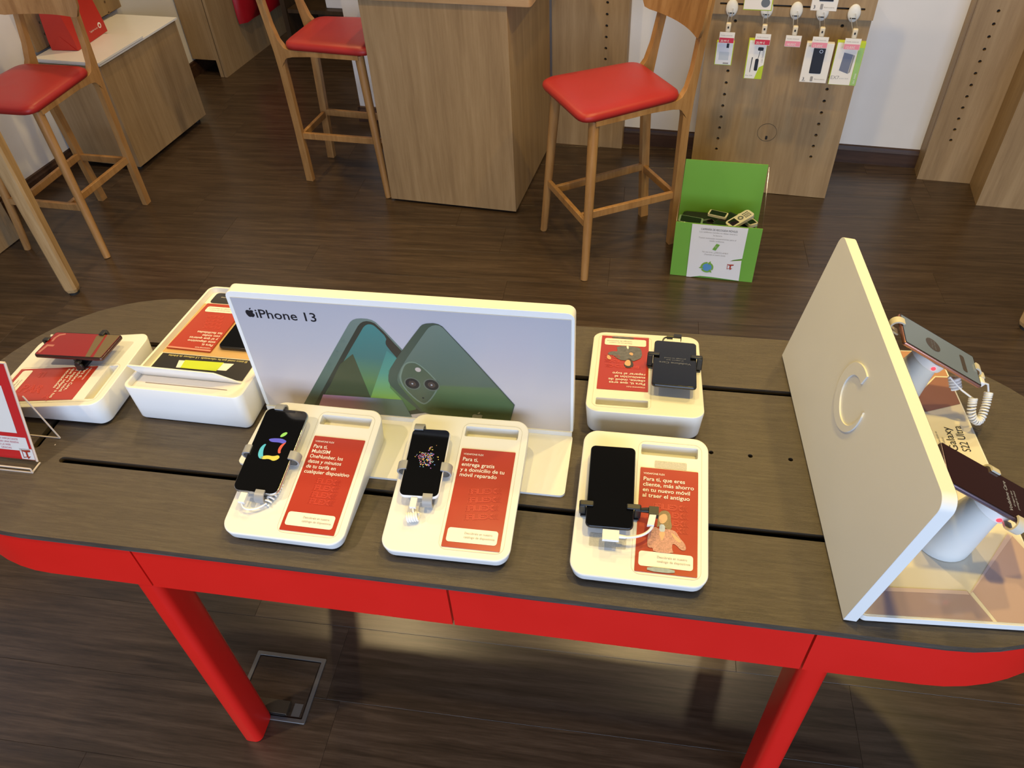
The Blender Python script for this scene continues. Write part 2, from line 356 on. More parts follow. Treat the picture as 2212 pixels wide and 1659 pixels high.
# low cabinet on the left wall
t = thing('low_cabinet', 'low oak cabinet with white top against the left wall', 'cabinet', T(-3.30, 3.51, 0))
MB().box(-0.20, 0.205, -0.331, -0.312, 0.03, 0.571).build('side_panel', OAK, t); MB().box(-0.20, 0.205, 0.311, 0.330, 0.03, 0.571).build('side_panel', OAK, t)
MB().box(0.206, 0.227, -0.333, 0.332, 0.028, 0.572).build('door', OAK, t, bevel=0.001)
MB().box(-0.20, 0.205, -0.311, 0.310, 0.03, 0.05).build('bottom_panel', OAK, t)
for sx, sy in ((-0.17, -0.29), (0.18, -0.29), (-0.17, 0.29), (0.18, 0.29)): MB().tube([(sx, sy, 0), (sx, sy, 0.03)], 0.02, 12).build('foot', BLACKFOOT, t)
MB().box(-0.20, 0.215, -0.325, 0.325, 0.572, 0.577).build('top_panel', WHITE2, t)
# two loose white sheets on top, slightly warped
def sheet(y0, y1, z, am, ph):
    b = MB(); n, m_ = 10, 8; vs = []
    for i in range(n+1):
        for j in range(m_+1):
            x = -0.155+0.395*i/n; y = y0+(y1-y0)*j/m_
            vs.append((x, y, z+am*math.sin(ph+5.5*(i/n))*math.sin(math.pi*j/m_)+am))
    top = vs; bot = [(x, y, zz-0.009) for x, y, zz in vs]; k = len(vs); fs = []
    for i in range(n):
        for j in range(m_):
            a = i*(m_+1)+j; q = (a, a+m_+1, a+m_+2, a+1); fs.append(q); fs.append(tuple(k+v for v in q[::-1]))
    ring = [i*(m_+1) for i in range(n+1)]+[n*(m_+1)+j for j in range(1, m_+1)]+[i*(m_+1)+m_ for i in range(n-1, -1, -1)]+[j for j in range(m_-1, 0, -1)]
    for a, c in zip(ring, ring[1:]+ring[:1]): fs.append((a, c, k+c, k+a))
    return MB().add(top+bot, fs)
o = sheet(-0.342, 0.338, 0.587, 0.0008, 0).build('white_shelf', WHITE2, None, T(-3.30, 3.51, 0), smooth=40); tag(o, 'flat white shelf board lying on the low cabinet', 'shelf board')
o = sheet(-0.35, 0.02, 0.5985, 0.0012, 1).build('white_shelf', WHITE2, None, T(-3.295, 3.51, 0), smooth=40); tag(o, 'short warped white board on top of the longer white board', 'shelf board')
# upright board above the low cabinet and the boards further left / back, all on the left wall
def sideboard(name, label, xf, y0, y1, z0, z1, holes, depth):
    t = thing(name, label, 'wall panel', T(xf, y0, 0)); M = Matrix(((0, 0, 1, -0.02), (1, 0, 0, 0), (0, 1, 0, z0), (0, 0, 0, 1)))
    MB().prism([(0, 0), (y1-y0, 0), (y1-y0, z1-z0), (0, z1-z0)], [circ(y-y0, z-z0, 0.0075, 10) for y, z in holes], 0, 0.02, M).build('front_board', OAK, t)
    MB().box(-0.026, -0.021, 0.005, y1-y0-0.005, z0+0.01, z1-0.01).build('dark_backing', SLOTM, t)
    MB().box(-depth, -0.0265, 0, 0.018, z0, z1).build('side_board', OAK, t); MB().box(-depth, -0.0265, y1-y0-0.018, y1-y0, z0, z1).build('side_board', OAK, t)
    return t
sideboard('wall_panel', 'oak wall panel behind the red bag on the low cabinet', -3.478, 3.235, 3.935, 0.60, 1.6, [(y, z) for y in (3.33, 3.821) for z in [0.602+0.057*k for k in range(8)]], 0.04)
tf = sideboard('wall_panel', 'dark oak panel on the left wall under the hanging red bags', -3.283, 4.437, 5.45, 0.0, 1.5, [], 0.05)
MB().box(-0.225, -0.051, 0.0, 0.9, 0.11, 1.5).build('rear_box', OAK, tf)
t = thing('wall_cabinet', 'oak side panel cut by the left edge, below the pale wooden leg', 'cabinet', T(-3.278, 2.464, 0))
MB().box(-0.02, 0, -0.9, 0, 0.004, 0.62).build('front_board', OAK, t); MB().box(-0.235, -0.02, -0.02, 0, 0.004, 0.62).build('side_board', OAK, t)
# dark unit in the back area
t = thing('dark_cabinet', 'dark wooden shelf unit in the back room, above the middle stool', 'cabinet', T(-2.9, 5.0, 0))
DK = wood('dark_unit_wood', (0.03, 0.017, 0.008), (0.05, 0.03, 0.014), (0.07, 0.04, 0.02), (10, 10, 1), 0.5)
MB().box(-0.16, 0.27, 0.0, 0.4, 0.235, 0.26).build('shelf', DK, t); MB().box(-0.20, -0.165, -0.01, 0.42, 0.0, 1.2).build('side_panel', DK, t); MB().box(-0.16, 0.27, 0.405, 0.42, 0.0, 1.2).build('back_panel', DK, t)
o = MB().box(-2.79, -2.66, 5.06, 5.2, 0.2605, 0.32).build('paper_stack', PAPER, bevel=0.002); tag(o, 'grey paper pile on the dark shelf in the back room', 'paper')
# red bags hanging on the far panel (left wall)
RBAG = mat('red_bag_plastic', (0.34, 0.006, 0.012), 0.3, var=0.25)
def hangbag(label, y0, y1, z0, x=-3.27):
    t = thing('carrier_bag', label, 'bag', T(x, (y0+y1)/2, z0), 'red bags hanging on the left wall'); w = (y1-y0)/2; n = 8
    rings = []
    for k, (z, d, q) in enumerate(((0, 0.05, .94), (0.06, 0.07, 1), (0.2, 0.08, .98), (0.42, 0.05, .9), (0.52, 0.03, .82))):
        ring = [Vector((0.004+(d if j in (1, 2, 3) else d*0.5)*(1 if 0 < j < 4 else 0)*(0.8+0.2*math.sin(3*j+k)), (-w+2*w*min(max((j-0.5)/3, 0), 1))*q, z)) for j in range(5)]
        ring += [Vector((0.002, w*q, z)), Vector((0.002, -w*q, z))]
        rings.append(ring)
    MB().loft(rings).build('bag_body', RBAG, t, smooth=60)
    MB().tube([(0.02, -w*.4, 0.5), (0.02, -w*.35, 0.6), (0.02, w*.35, 0.6), (0.02, w*.4, 0.5)], 0.006, 6).build('handle', RBAG, t)
    MB().tube([(-0.012, 0, 0.598), (0.035, 0, 0.593)], 0.004, 6).build('hanger', METALG, t)
hangbag('crumpled red plastic bag hanging on the dark oak panel, nearer one', 4.70, 4.95, 0.25)
hangbag('crumpled red plastic bag on the dark oak panel, further one behind the stool', 4.97, 5.32, 0.22)
# red paper bag on the low cabinet
t = thing('paper_bag', 'upright red paper bag with white ring logo on the low cabinet', 'bag', T(-3.36, 3.42, 0.6012) @ Rz(math.radians(6)))
PB = mat('red_paper', (0.50, 0.028, 0.018), 0.5, var=0.08); d, w, h = 0.075, 0.14, 0.36
MB().loft([[Vector((-d, -w, 0)), Vector((d, -w, 0)), Vector((d, w, 0)), Vector((-d, w, 0))], [Vector((-d, -w, 0.05)), Vector((d*0.97, -w, 0.05)), Vector((d*.97, w, 0.05)), Vector((-d, w, 0.05))], [Vector((-d*.5, -w, h)), Vector((d*.35, -w, h)), Vector((d*.35, w, h)), Vector((-d*.5, w, h))]]).build('bag_body', PB, t)
MB().loft([[Vector((-d*.9, -w-0.0005, 0.002)), Vector((d*.9, -w-0.0005, 0.002)), Vector((0, -w-0.0005, 0.07))], [Vector((-d*.9, -w-0.004, 0.002)), Vector((d*.9, -w-0.004, 0.002)), Vector((0, -w-0.001, 0.07))]]).build('fold', PB, t)
for sgn, xx in ((1, d*.35), (-1, -d*.5)): MB().tube([(xx, -0.06, h-0.01), (xx, -0.05, h+0.08), (xx, 0.05, h+0.08), (xx, 0.06, h-0.01)], 0.003, 6).build('handle', PB, t)
BM = T(d+0.001, 0, 0) @ Matrix(((0, 0, 1, 0), (1, 0, 0, 0), (0, 1, 0, 0), (0, 0, 0, 1))) @ Rx(-math.radians(3.2))
ringlogo(t, 0.095, 0.045, 0.014, PRINTW, BM); text(t, 'Together we can', 0.0125, PRINTW, BM @ T(0.0, 0.037, 0.0006), width=0.072)

# ------------------------------------------------------------------ bar stools
def make_stool():
    t = thing('bar_stool', 'x', 'stool')
    def sidepoly():
        # rear leg + rail profile in (v, z)
        P = [(0.462, 0), (0.500, 0), (0.488, 0.30), (0.482, 0.58), (0.484, 0.68), (0.500, 0.80), (0.520, 0.93), (0.540, 1.06), (0.514, 1.065), (0.490, 0.93), (0.468, 0.80), (0.448, 0.735), (0.425, 0.704), (0.40, 0.696), (0.045, 0.697), (0.045, 0.676), (0.30, 0.672), (0.39, 0.664)]
        for k in range(5):
            a = math.radians(90-22.5*k); P.append((0.405+0.038*math.cos(a), 0.624+0.036*math.sin(a)))
        P += [(0.446, 0.50), (0.452, 0.30)]
        return P
    for sg in (-1, 1):
        pl = ccw(sidepoly()); b = MB()
        def um(v, z):   # centre plane of the side frame leans and converges towards the back
            return sg*(0.130+0.030*min(z, 0.7)/0.7-0.02*max(0, z-0.7)/0.35+(0.482-min(v, 0.482))*0.06)
        n = len(pl); vs = [Vector((um(v, z)-0.014, v, z)) for v, z in pl]+[Vector((um(v, z)+0.014, v, z)) for v, z in pl]
        fs = []
        for a, c, e in tess([pl]): fs += [(a, c, e), (n+a, n+e, n+c)]
        for i in range(n): j = (i+1) % n; fs.append((i, j, n+j, n+i))
        b.add(vs, fs).build('rear_leg', BEECH, t, bevel=0.004)
        # round front leg
        MB().tube([(sg*0.22, 0.0, 0), (sg*0.218, 0.002, 0.012), (sg*0.196, 0.026, 0.35), (sg*0.172, 0.05, 0.69)], [0.0155, 0.0165, 0.019, 0.0215], 14).build('front_leg', BEECH, t, smooth=40)
    # stretchers: front cross, rear cross, two side rails
    z = 0.255
    fx = 0.2; MB().bar((-fx, 0.019, z), (fx, 0.019, z), 0.018, 0.032).build('stretcher', BEECH, t, bevel=0.002)
    MB().bar((-0.135, 0.47, z-0.01), (0.135, 0.47, z-0.01), 0.018, 0.032).build('stretcher', BEECH, t, bevel=0.002)
    for sg in (-1, 1): MB().bar((sg*0.128, 0.028, z), (sg*0.138, 0.463, z), 0.018, 0.032).build('stretcher', BEECH, t, bevel=0.002)
    MB().bar((-0.15, 0.06, 0.684), (0.15, 0.06, 0.684), 0.02, 0.022).build('seat_rail', BEECH, t, bevel=0.002)
    # padded seat: trapezoid with rounded corners, domed
    def outline(s, r=0.062):
        P = []
        for (x, y), (dx, dy) in zip(((0.208, -0.018), (0.183, 0.43), (-0.183, 0.43), (-0.208, -0.018)), ((-1, 1), (-1, -1), (1, -1), (1, 1))):
            P.append((x*s, 0.205+(y-0.205)*s))
        q = []
        for i in range(4):
            a, p, c = Vector(P[i-1]), Vector(P[i]), Vector(P[(i+1) % 4]); rad = r*s
            p0 = p+(a-p).normalized()*rad; p1 = p+(c-p).normalized()*rad
            for k in range(6): u = k/5; q.append(p0*(1-u)**2+p*2*u*(1-u)+p1*u*u)
        return q
    rings = [[Vector((p.x, p.y, zz)) for p in outline(s)] for s, zz in ((0.93, 0.696), (0.985, 0.699), (1.0, 0.710), (0.985, 0.722), (0.93, 0.731), (0.75, 0.737), (0.4, 0.740), (0.1, 0.741))]
    MB().loft(rings).build('seat', REDLEATHER, t, smooth=60)
    # curved plywood backrest
    oc = rr(-0.225, 0.225, 0.925, 1.12, 0.045, 5); dense = []
    for i in range(len(oc)):
        a, c = oc[i], oc[(i+1) % len(oc)]; m_ = max(1, int(math.dist(a, c)/0.03))
        dense += [(a[0]+(c[0]-a[0])*k/m_, a[1]+(c[1]-a[1])*k/m_) for k in range(m_)]
    # strips so that the board bends
    b = MB(); N = 18
    def vb(x, z): return 0.498+(z-0.925)*0.15-0.9*x*x
    cols = []
    for i in range(N+1):
        x = -0.225+0.45*i/N; e = max(0, abs(x)-0.18); dz = 0.045-math.sqrt(max(0, 0.045**2-e*e))
        z0, z1 = 0.925+dz, 1.12-dz
        cols.append([Vector((x, vb(x, z0), z0)), Vector((x, vb(x, z1), z1)), Vector((x, vb(x, z1)-0.013, z1)), Vector((x, vb(x, z0)-0.013, z0))])
    b.loft(cols).build('backrest', BEECH, t, smooth=50)
    MB().box(0.168, 0.1695, 0.33, 0.352, 0.668, 0.695, T(0.004, 0, 0)).build('brand_tag', mat('tag_red', (0.45, 0.02, 0.02), 0.5), t)
    return t
st = make_stool()
def put(o, fm, ang, label): o.matrix_world = T(fm[0], fm[1], 0) @ Rz(math.radians(ang-90)); o['label'] = label; o['group'] = 'red-seated wooden bar stools'
STOOLS = [((-0.64, 2.872), 37.2, 'red-seated wooden bar stool right of the counter, beside the green box'),
          ((-1.617, 3.405), 180, 'red-seated wooden bar stool tucked behind the left side of the counter'),
          ((-2.955, 2.40), 92.5, 'red-seated wooden bar stool at the far left, in front of the low cabinet')]
for i, (fm, a, lb) in enumerate(STOOLS):
    o = st if i == 0 else copy_tree(st)
    put(o, fm, a, lb)

# ------------------------------------------------------------------ wooden legs of two high tables at the frame edges
def hightable(label, cx, cy, tx0, tx1, ty0, ty1, rot, others):
    t = thing('high_table', label, 'table', T(cx, cy, 0)); R = Rz(rot)
    def oct_(w, z, c): return [R @ Vector((x, y, z)) for x, y in ((w, -w+c), (w, w-c), (w-c, w), (-w+c, w), (-w, w-c), (-w, -w+c), (-w+c, -w), (w-c, -w))]
    MB().loft([oct_(0.022, 0.013, 0.008), oct_(0.027, 0.03, 0.009), oct_(0.033, 0.93, 0.008)]).build('leg', LEGW, t)
    MB().tube([(0, 0, 0), (0, 0, 0.013)], 0.022, 16).build('foot_cap', BLACKFOOT, t)
    for lx, ly in others:
        MB().loft([[v+Vector((lx, ly, 0)) for v in oct_(0.022, 0.013, 0.008)], [v+Vector((lx, ly, 0)) for v in oct_(0.027, 0.03, 0.009)], [v+Vector((lx, ly, 0)) for v in oct_(0.033, 0.93, 0.008)]]).build('leg', LEGW, t)
        MB().tube([(lx, ly, 0), (lx, ly, 0.013)], 0.022, 16).build('foot_cap', BLACKFOOT, t)
    MB().box(tx0, tx1, ty0, ty1, 0.93, 0.97).build('tabletop', LEGW, t)
hightable('pale wooden table leg with black foot crossing the left edge of the photo', -2.705, 2.135, -0.7, 0.03, -1.0, 0.03, math.radians(20), [(-0.64, 0), (-0.64, -0.93), (0, -0.93)])
hightable('pale wooden table leg with black foot at the right edge of the photo', 1.226, 2.738, -0.03, 0.9, -0.93, 0.03, math.radians(30), [(0.84, 0), (0.84, -0.86), (0.03, -0.86)])

# ------------------------------------------------------------------ green collection box with old phones
t = thing('collection_box', 'bright green phone collection box with torn white notice on the floor', 'box', T(0.02, 2.815, 0) @ Rz(math.radians(2)))
GB = 0.172
MB().box(-GB, GB, 0, 0.004, 0.001, 0.264).build('front_panel', GREENB, t)
MB().loft([[Vector((-GB, 0.235, 0.001)), Vector((GB, 0.235, 0.001)), Vector((GB, 0.239, 0.001)), Vector((-GB, 0.239, 0.001))], [Vector((-GB+.006, 0.240, 0.418)), Vector((GB-.006, 0.240, 0.418)), Vector((GB-.006, 0.244, 0.418)), Vector((-GB+.006, 0.244, 0.418))]]).build('back_panel', GREENB, t)
MB().box(-GB+.004, GB-.004, 0.005, 0.234, 0.001, 0.005).build('bottom_panel', GREENB, t)
SM = Matrix(((0, 0, 1, 0), (1, 0, 0, 0), (0, 1, 0, 0), (0, 0, 0, 1)))
for sx in (-GB, GB-0.003): MB().prism([(0.005, 0.006), (0.234, 0.006), (0.238, 0.410), (0.005, 0.264)], [], 0, 0.003, T(sx, 0, 0) @ SM).build('side_panel', ACRYL, t)
NB = T(0, -0.0035, 0) @ Rx(math.radians(90))
def nshape(): return [(-0.106, 0.264), (0.116, 0.264), (0.114, 0.118), (0.080, 0.108), (0.066, 0.100), (0.113, 0.108), (0.117, 0.006), (0.0, 0.012), (-0.045, 0.012), (-0.085, -0.0), (-0.102, -0.0)]
ns = ccw(nshape()); b = MB(); 
sh = MB().prism([(x, max(y, 0.002)) for x, y in ns], [], 0, 0.0012, NB).build('notice', PAPER, t)
NM = T(0, -0.0052, 0) @ Rx(math.radians(90))
text(sh, 'CAMPAÑA DE RECOGIDA MÓVILES', 0.013, PRINTK, NM @ T(0.004, 0.240, 0), width=0.145, align='CENTER')
for s_, y_, w_ in (('Los teléfonos móviles no deben tirarse a', 0.228, 0.150), ('la basura.', 0.215, 0.036), ('Tienen sustancias contaminantes para el', 0.200, 0.150), ('medio ambiente.', 0.188, 0.060), ('No me tires...¡¡¡RECÍCLAME!!!', 0.133, 0.105), ('(Deposítalo en nuestra tienda)', 0.121, 0.085)):
    text(sh, s_, 0.0095, PRINTG, NM @ T(0.002, y_, 0), width=w_, align='CENTER')
pr(sh, 'printed_phone', [(-0.012, 0.150), (0.002, 0.146), (0.016, 0.176), (0.002, 0.180)], GREENB, NM); ringlogo(sh, 0.002, 0.164, 0.005, PRINTW, NM)
BLUEP = mat('print_blue', (0.10, 0.30, 0.62), 0.5, var=0.3); GRNP = mat('print_green', (0.20, 0.42, 0.06), 0.5)
pr(sh, 'printed_globe', circ(-0.022, 0.060, 0.020, 20), BLUEP, NM)
for k in range(3):
    a0 = 90+120*k; arc = [(-0.022+0.0265*math.cos(math.radians(a0+10*i)), 0.060+0.0265*math.sin(math.radians(a0+10*i))) for i in range(10)]+[(-0.022+0.034*math.cos(math.radians(a0+100)), 0.060+0.034*math.sin(math.radians(a0+100))), (-0.022+0.021*math.cos(math.radians(a0+118)), 0.060+0.021*math.sin(math.radians(a0+118))), (-0.022+0.014*math.cos(math.radians(a0+95)), 0.060+0.014*math.sin(math.radians(a0+95)))]+[(-0.022+0.019*math.cos(math.radians(a0+10*i)), 0.060+0.019*math.sin(math.radians(a0+10*i))) for i in range(9, -1, -1)]
    pr(sh, 'printed_arrow', arc, GRNP, NM, 0.0007)
def flaglogo(parent, cx, cy, s, M, m=REDCARD, lift=0.0006):
    b = MB()
    for P in ([(-.5, .5), (-.42, .5), (-.42, -.45), (-.5, -.5)], [(-.42, .42), (.5, .5), (.5, .3), (.12, .22), (.12, -.3), (.4, -.25), (.02, -.6), (-.1, -.3), (-.1, .2), (-.42, .3)], [(-.5, -.5), (-.5, -.42), (-.1, -.32), (-.1, -.4)]):
        b.flat([(cx+x*s, cy+y*s) for x, y in P], M, lift)
    return b.build('flag_logo', m, parent)
flaglogo(sh, 0.072, 0.073, 0.026, NM)
def oldphone(label, M, w, l, h, m, bar=False, group='old phones in the green box'):
    t = thing('old_phone', label, 'phone', M, group)
    MB().prism(rr(-w/2, w/2, -l/2, l/2, w*0.28 if bar else 0.006, 5), [], 0, h).build('body', m, t, bevel=0.003)
    if bar:
        pr(t, 'screen', rr(-w*.36, w*.36, -l*.42, -l*.13, 0.002, 2), GLASSK, I4, h+0.0004)
        MB().prism(circ(0, l*0.03, w*.24, 18), [circ(0, l*0.03, w*.12, 18)], h, h+0.0012).build('nav_ring', METALG, t)
        b = MB()
        for i in range(3):
            for j in range(4): b.prism(rr(-w*.30+i*w*.22, -w*.30+i*w*.22+w*.15, l*.17+j*l*.065, l*.17+j*l*.065+l*.04, 0.001, 2), [], h, h+0.001)
        b.build('keypad', METALG, t)
    else: pr(t, 'screen', rr(-w*.44, w*.44, -l*.42, l*.42, 0.003, 2), GLASSK, I4, h+0.0004)
OW = mat('old_white_phone', (0.62, 0.60, 0.46), 0.4); BX = T(0.02, 2.815, 0) @ Rz(math.radians(2))
oldphone('white keypad phone on top of the pile in the green box', BX @ T(0.085, 0.10, 0.232) @ Rz(math.radians(-50)) @ Rx(math.radians(14)), 0.05, 0.118, 0.014, OW, True)
oldphone('silver framed phone lying at the left side of the green box', BX @ T(-0.115, 0.075, 0.222) @ Rz(math.radians(86)) @ Rx(math.radians(4)), 0.052, 0.10, 0.012, SILVER)
oldphone('black phone lying under the white keypad phone in the green box', BX @ T(0.035, 0.125, 0.205) @ Rz(math.radians(-35)), 0.062, 0.125, 0.011, PHONEK)
oldphone('dark grey phone in the middle of the green box pile', BX @ T(-0.025, 0.09, 0.19) @ Rz(math.radians(30)), 0.06, 0.12, 0.011, METALG)
oldphone('small cream phone at the back of the green box pile', BX @ T(-0.005, 0.155, 0.215) @ Rz(math.radians(75)), 0.04, 0.08, 0.011, OW)
oldphone('cream keypad phone at the right wall of the green box', BX @ T(0.118, 0.155, 0.20) @ Rz(math.radians(35)), 0.045, 0.10, 0.013, OW, True)
o = MB().box(-0.155, 0.155, 0.015, 0.225, 0, 0.188).build('phone_pile', BLACKP, None, BX @ T(0, 0, 0.0055), bevel=0.02); tag(o, 'dark heap of old handsets filling the bottom of the green box', 'phone pile', kind='stuff')

# ------------------------------------------------------------------ hooks and blister packs on the display panel
def hook(label, x, price, bg, y=3.56):
    t = thing('display_hook', label, 'hook', T(x, y, 0.857), 'white display hooks with price tags')
    M = Rx(math.radians(90))
    rings = [[M @ Vector((0.0250*s*math.cos(2*math.pi*k/24), 0.035*s*math.sin(2*math.pi*k/24), z)) for k in range(24)] for s, z in ((1, 0), (1, 0.006), (0.85, 0.010), (0.4, 0.012))]
    MB().loft(rings).build('plate', WHITE, t, smooth=50)
    MB().box(-0.012, 0.012, -0.0135, -0.0095, -0.02, -0.016).build('plate_slot', SLOTM, t)
    for sx in (-0.008, 0.006): MB().tube([(sx, -0.01, 0.0 if sx > 0 else -0.015), (sx, -0.05, -0.002 if sx > 0 else -0.016), (sx, -0.175, -0.003 if sx > 0 else -0.017)], 0.0016, 6).build('wire', SILVER, t)
    MB().box(-0.010, 0.010, -0.188, -0.170, -0.036, 0.0).build('tag_clip', mat('cream_clip', (0.70, 0.62, 0.48), 0.45), t, bevel=0.004)
    MB().box(-0.003, 0.003, -0.189, -0.1885, -0.02, -0.012).build('clip_hole', SLOTM, t)
    tg = MB().box(-0.030, 0.030, -0.1905, -0.189, -0.078, -0.034).build('price_tag', CARDWHITE, t)
    TM = T(0, -0.1908, -0.078) @ Rx(math.radians(90))
    pr(tg, 'tag_band', [(-0.029, 0.002), (0.029, 0.002), (0.029, 0.022), (-0.029, 0.022)], bg, TM)
    text(tg, price, 0.013, PRINTW, TM @ T(-0.024, 0.005, 0.0008), width=0.034); text(tg, 'Funda universal', 0.005, PRINTG, TM @ T(-0.024, 0.030, 0.0008), width=0.044)
PINK = mat('pink_band', (0.80, 0.28, 0.36), 0.4, var=0); DRED = mat('crimson_band', (0.58, 0.03, 0.07), 0.4, var=0)
hook('white display hook with 20,99 price tag, leftmost on the rail', -0.066, '20,99 €', DRED); hook('white display hook with 20,99 price tag, second from left', 0.076, '20,99 €', DRED)
hook('white display hook with bare pink price tag and no pack, in the middle', 0.194, '18,03€', PINK); hook('white display hook holding the black power bank pack', 0.297, '12,03€', PINK); hook('white display hook holding the grey power bank pack', 0.419, '12,03€', PINK)
def pack(name, label, x0, x1, z0, z1, y=3.395, col=LIME, depth=0.022):
    t = thing(name, label, 'package', T((x0+x1)/2, y, z0)); w = (x1-x0)/2; h = z1-z0
    MB().box(-w, w, 0, depth, 0, h).build('box_body', col, t, bevel=0.001)
    MB().tube([(-0.014, 0.004, h), (-0.014, 0.004, h+0.012), (0.014, 0.004, h+0.012), (0.014, 0.004, h)], 0.0016, 6).build('hang_loop', LIME, t)
    return t, T(0, -0.0008, 0) @ Rx(math.radians(90)), w, h
t, M, w, h = pack('charger_pack', 'slim lime-edged charger pack on the leftmost hook', -0.104, -0.033, 0.68, 0.775)
pr(t, 'pack_front', [(-w+.003, .003), (w-.003, .003), (w-.003, h-.002), (-w+.003, h-.002)], PAPER, M); pr(t, 'printed_plug', [(0.006, .072), (0.016, .072), (0.016, .092), (0.006, .092)], PRINTK, M, .0008); pr(t, 'printed_block', [(-.02, .022), (.02, .022), (.02, .055), (-.02, .055)], mat('print_palegrey', (.55, .6, .66), .5), M, .0008); pr(t, 'barcode', [(.0, .006), (.022, .006), (.022, .012), (.0, .012)], PRINTG, M, .0008)
t, M, w, h = pack('charger_pack', 'lime and white car charger pack on the second hook', 0.024, 0.098, 0.63, 0.79)
pr(t, 'pack_front', [(-w+.004, .002), (w-.03, .002), (w-.018, .05), (w-.001, .06), (w-.001, h-.002), (-w+.004, h-.002)], PRINTW, M); pr(t, 'printed_charger', rr(.0, .014, .035, .085, .005, 3), PRINTK, M, .0008); pr(t, 'printed_plug', rr(.004, .026, .118, .132, .004, 3), PRINTK, M, .0008); pr(t, 'printed_cord', [(.009, .085), (.011, .085), (.015, .119), (.013, .119)], PRINTK, M, .0008); pr(t, 'printed_cable', [(-.016, .028), (-.014, .028), (-.011, .09), (-.015, .09)], PRINTK, M, .0008)
text(t, 'CAR CHARGER', .009, PRINTG, M @ T(.030, .07, .0009) @ Rz(math.radians(90)), width=.05); text(t, 'Duo 12W', .007, PRINTG, M @ T(-.03, .012, .0009), width=.028)
t, M, w, h = pack('power_bank_pack', 'white pack showing a black power bank', 0.251, 0.357, 0.63, 0.79, col=CARDWHITE)
pr(t, 'printed_power_bank', rr(-.022, .024, .038, .150, .004, 3), PRINTK, M); MB().prism(circ(.008, .128, .007, 16), [circ(.008, .128, .005, 16)], 0, .0009, M).build('printed_ring', SILVER, t); text(t, 'AIWA', .010, PRINTG, M @ T(-.044, .145, .0008), width=.02); text(t, '3', .016, PRINTK, M @ T(-.043, .010, .0008)); text(t, 'AÑOS', .005, PRINTK, M @ T(-.044, .005, .0008)); text(t, 'Batería externa', .006, PRINTG, M @ T(.004, .014, .0008), width=.04); pr(t, 'printed_battery', rr(-.012, -.002, .006, .026, .002, 2), PRINTG, M)
t, M, w, h = pack('power_bank_pack', 'pale pack with lime stripe showing a grey power bank', 0.366, 0.473, 0.627, 0.80, col=LIME)
pr(t, 'pack_front', [(-w+.002, .002), (w-.024, .002), (w-.024, h-.003), (-w+.002, h-.003)], CARDWHITE, M); pr(t, 'pack_stripe', [(w-.022, .002), (w-.002, .002), (w-.002, h-.02), (w-.022, h-.02)], mat('print_softgreen', (.33, .55, .18), .4), M, .0005); GB_ = mat('print_bluegrey', (.17, .19, .26), .35); pr(t, 'printed_power_bank', [(-.024, .06), (.012, .048), (.016, .125), (-.020, .132)], GB_, M, .0008); pr(t, 'printed_edge', [(.013, .048), (.020, .055), (.023, .122), (.017, .125)], PRINTG, M, .0008); text(t, 'EX7', .02, PRINTG, M @ T(-.050, .024, .0008), width=.032); text(t, 'power bank', .009, mat('print_lightgrey', (.5, .5, .48), .5), M @ T(-.016, .026, .0008), width=.036); text(t, 'EX 7000', .008, PRINTW, M @ T(.046, .01, .0009) @ Rz(math.radians(90)), width=.04)
t, M, w, h = pack('accessory_pack', 'white and lime pack with grey disc at the top edge, on the upper row', -0.02, 0.091, 0.903, 1.05)
pr(t, 'pack_front', [(-w+.002, .004), (w-.004, .004), (w-.004, h-.003), (-w+.002, h-.003)], CARDWHITE, M); pr(t, 'printed_disc', circ(.028, .03, .017, 20), mat('print_slate', (.14, .16, .18), .5), M, .0008)
t, M, w, h = pack('power_bank_pack', 'white pack marked with a 3, top edge of the photo', 0.236, 0.333, 0.912, 1.05, col=CARDWHITE)
text(t, '3', .018, PRINTK, M @ T(-.04, .008, .0008)); text(t, 'Batería externa', .006, PRINTG, M @ T(.0, .012, .0008), width=.038); pr(t, 'printed_battery', rr(-.014, -.004, .006, .026, .002, 2), PRINTG, M); pr(t, 'printed_power_bank', [(-.022, .036), (.03, .036), (.03, .14), (-.022, .14)], PRINTK, M)
# ------------------------------------------------------------------ display table
TH = math.radians(6.1); TZ = 0.88
TB = T(-0.4, 0.95, 0) @ Rz(TH)                 # table frame on the floor
TT = T(-0.4, 0.95, TZ) @ Rz(TH)                # table frame on the top surface
tb = thing('display_table', 'long rounded display table with dark wood top and red apron', 'table', TB)
def stadium(r, n=28, cl=-0.772, crr=0.81, cy=0.02):
    return [(crr+r*math.cos(math.radians(-90+180*k/n)), cy+r*math.sin(math.radians(-90+180*k/n))) for k in range(n+1)]+[(cl+r*math.cos(math.radians(90+180*k/n)), cy+r*math.sin(math.radians(90+180*k/n))) for k in range(n+1)]
slots = [rr(-0.795, 0.835, -0.160, -0.1455, 0.007, 5), rr(-0.795, 0.835, 0.190, 0.2045, 0.007, 5), rr(-0.872, -0.857, -0.13, 0.17, 0.007, 5), rr(0.895, 0.91, -0.13, 0.17, 0.007, 5)]+[circ(x, 0.0205, 0.0045, 12) for x in (0.393, 0.465, 0.537, 0.610)]
MB().prism(stadium(0.347), slots, TZ-0.0105, TZ).build('tabletop', TABLEM, tb)
MB().prism(stadium(0.3468), [stadium(0.30)], TZ-0.0145, TZ-0.0106).build('top_edge_band', EDGEM, tb)
MB().prism(stadium(0.320), [], TZ-0.040, TZ-0.030).build('slot_tray', SLOTM, tb)
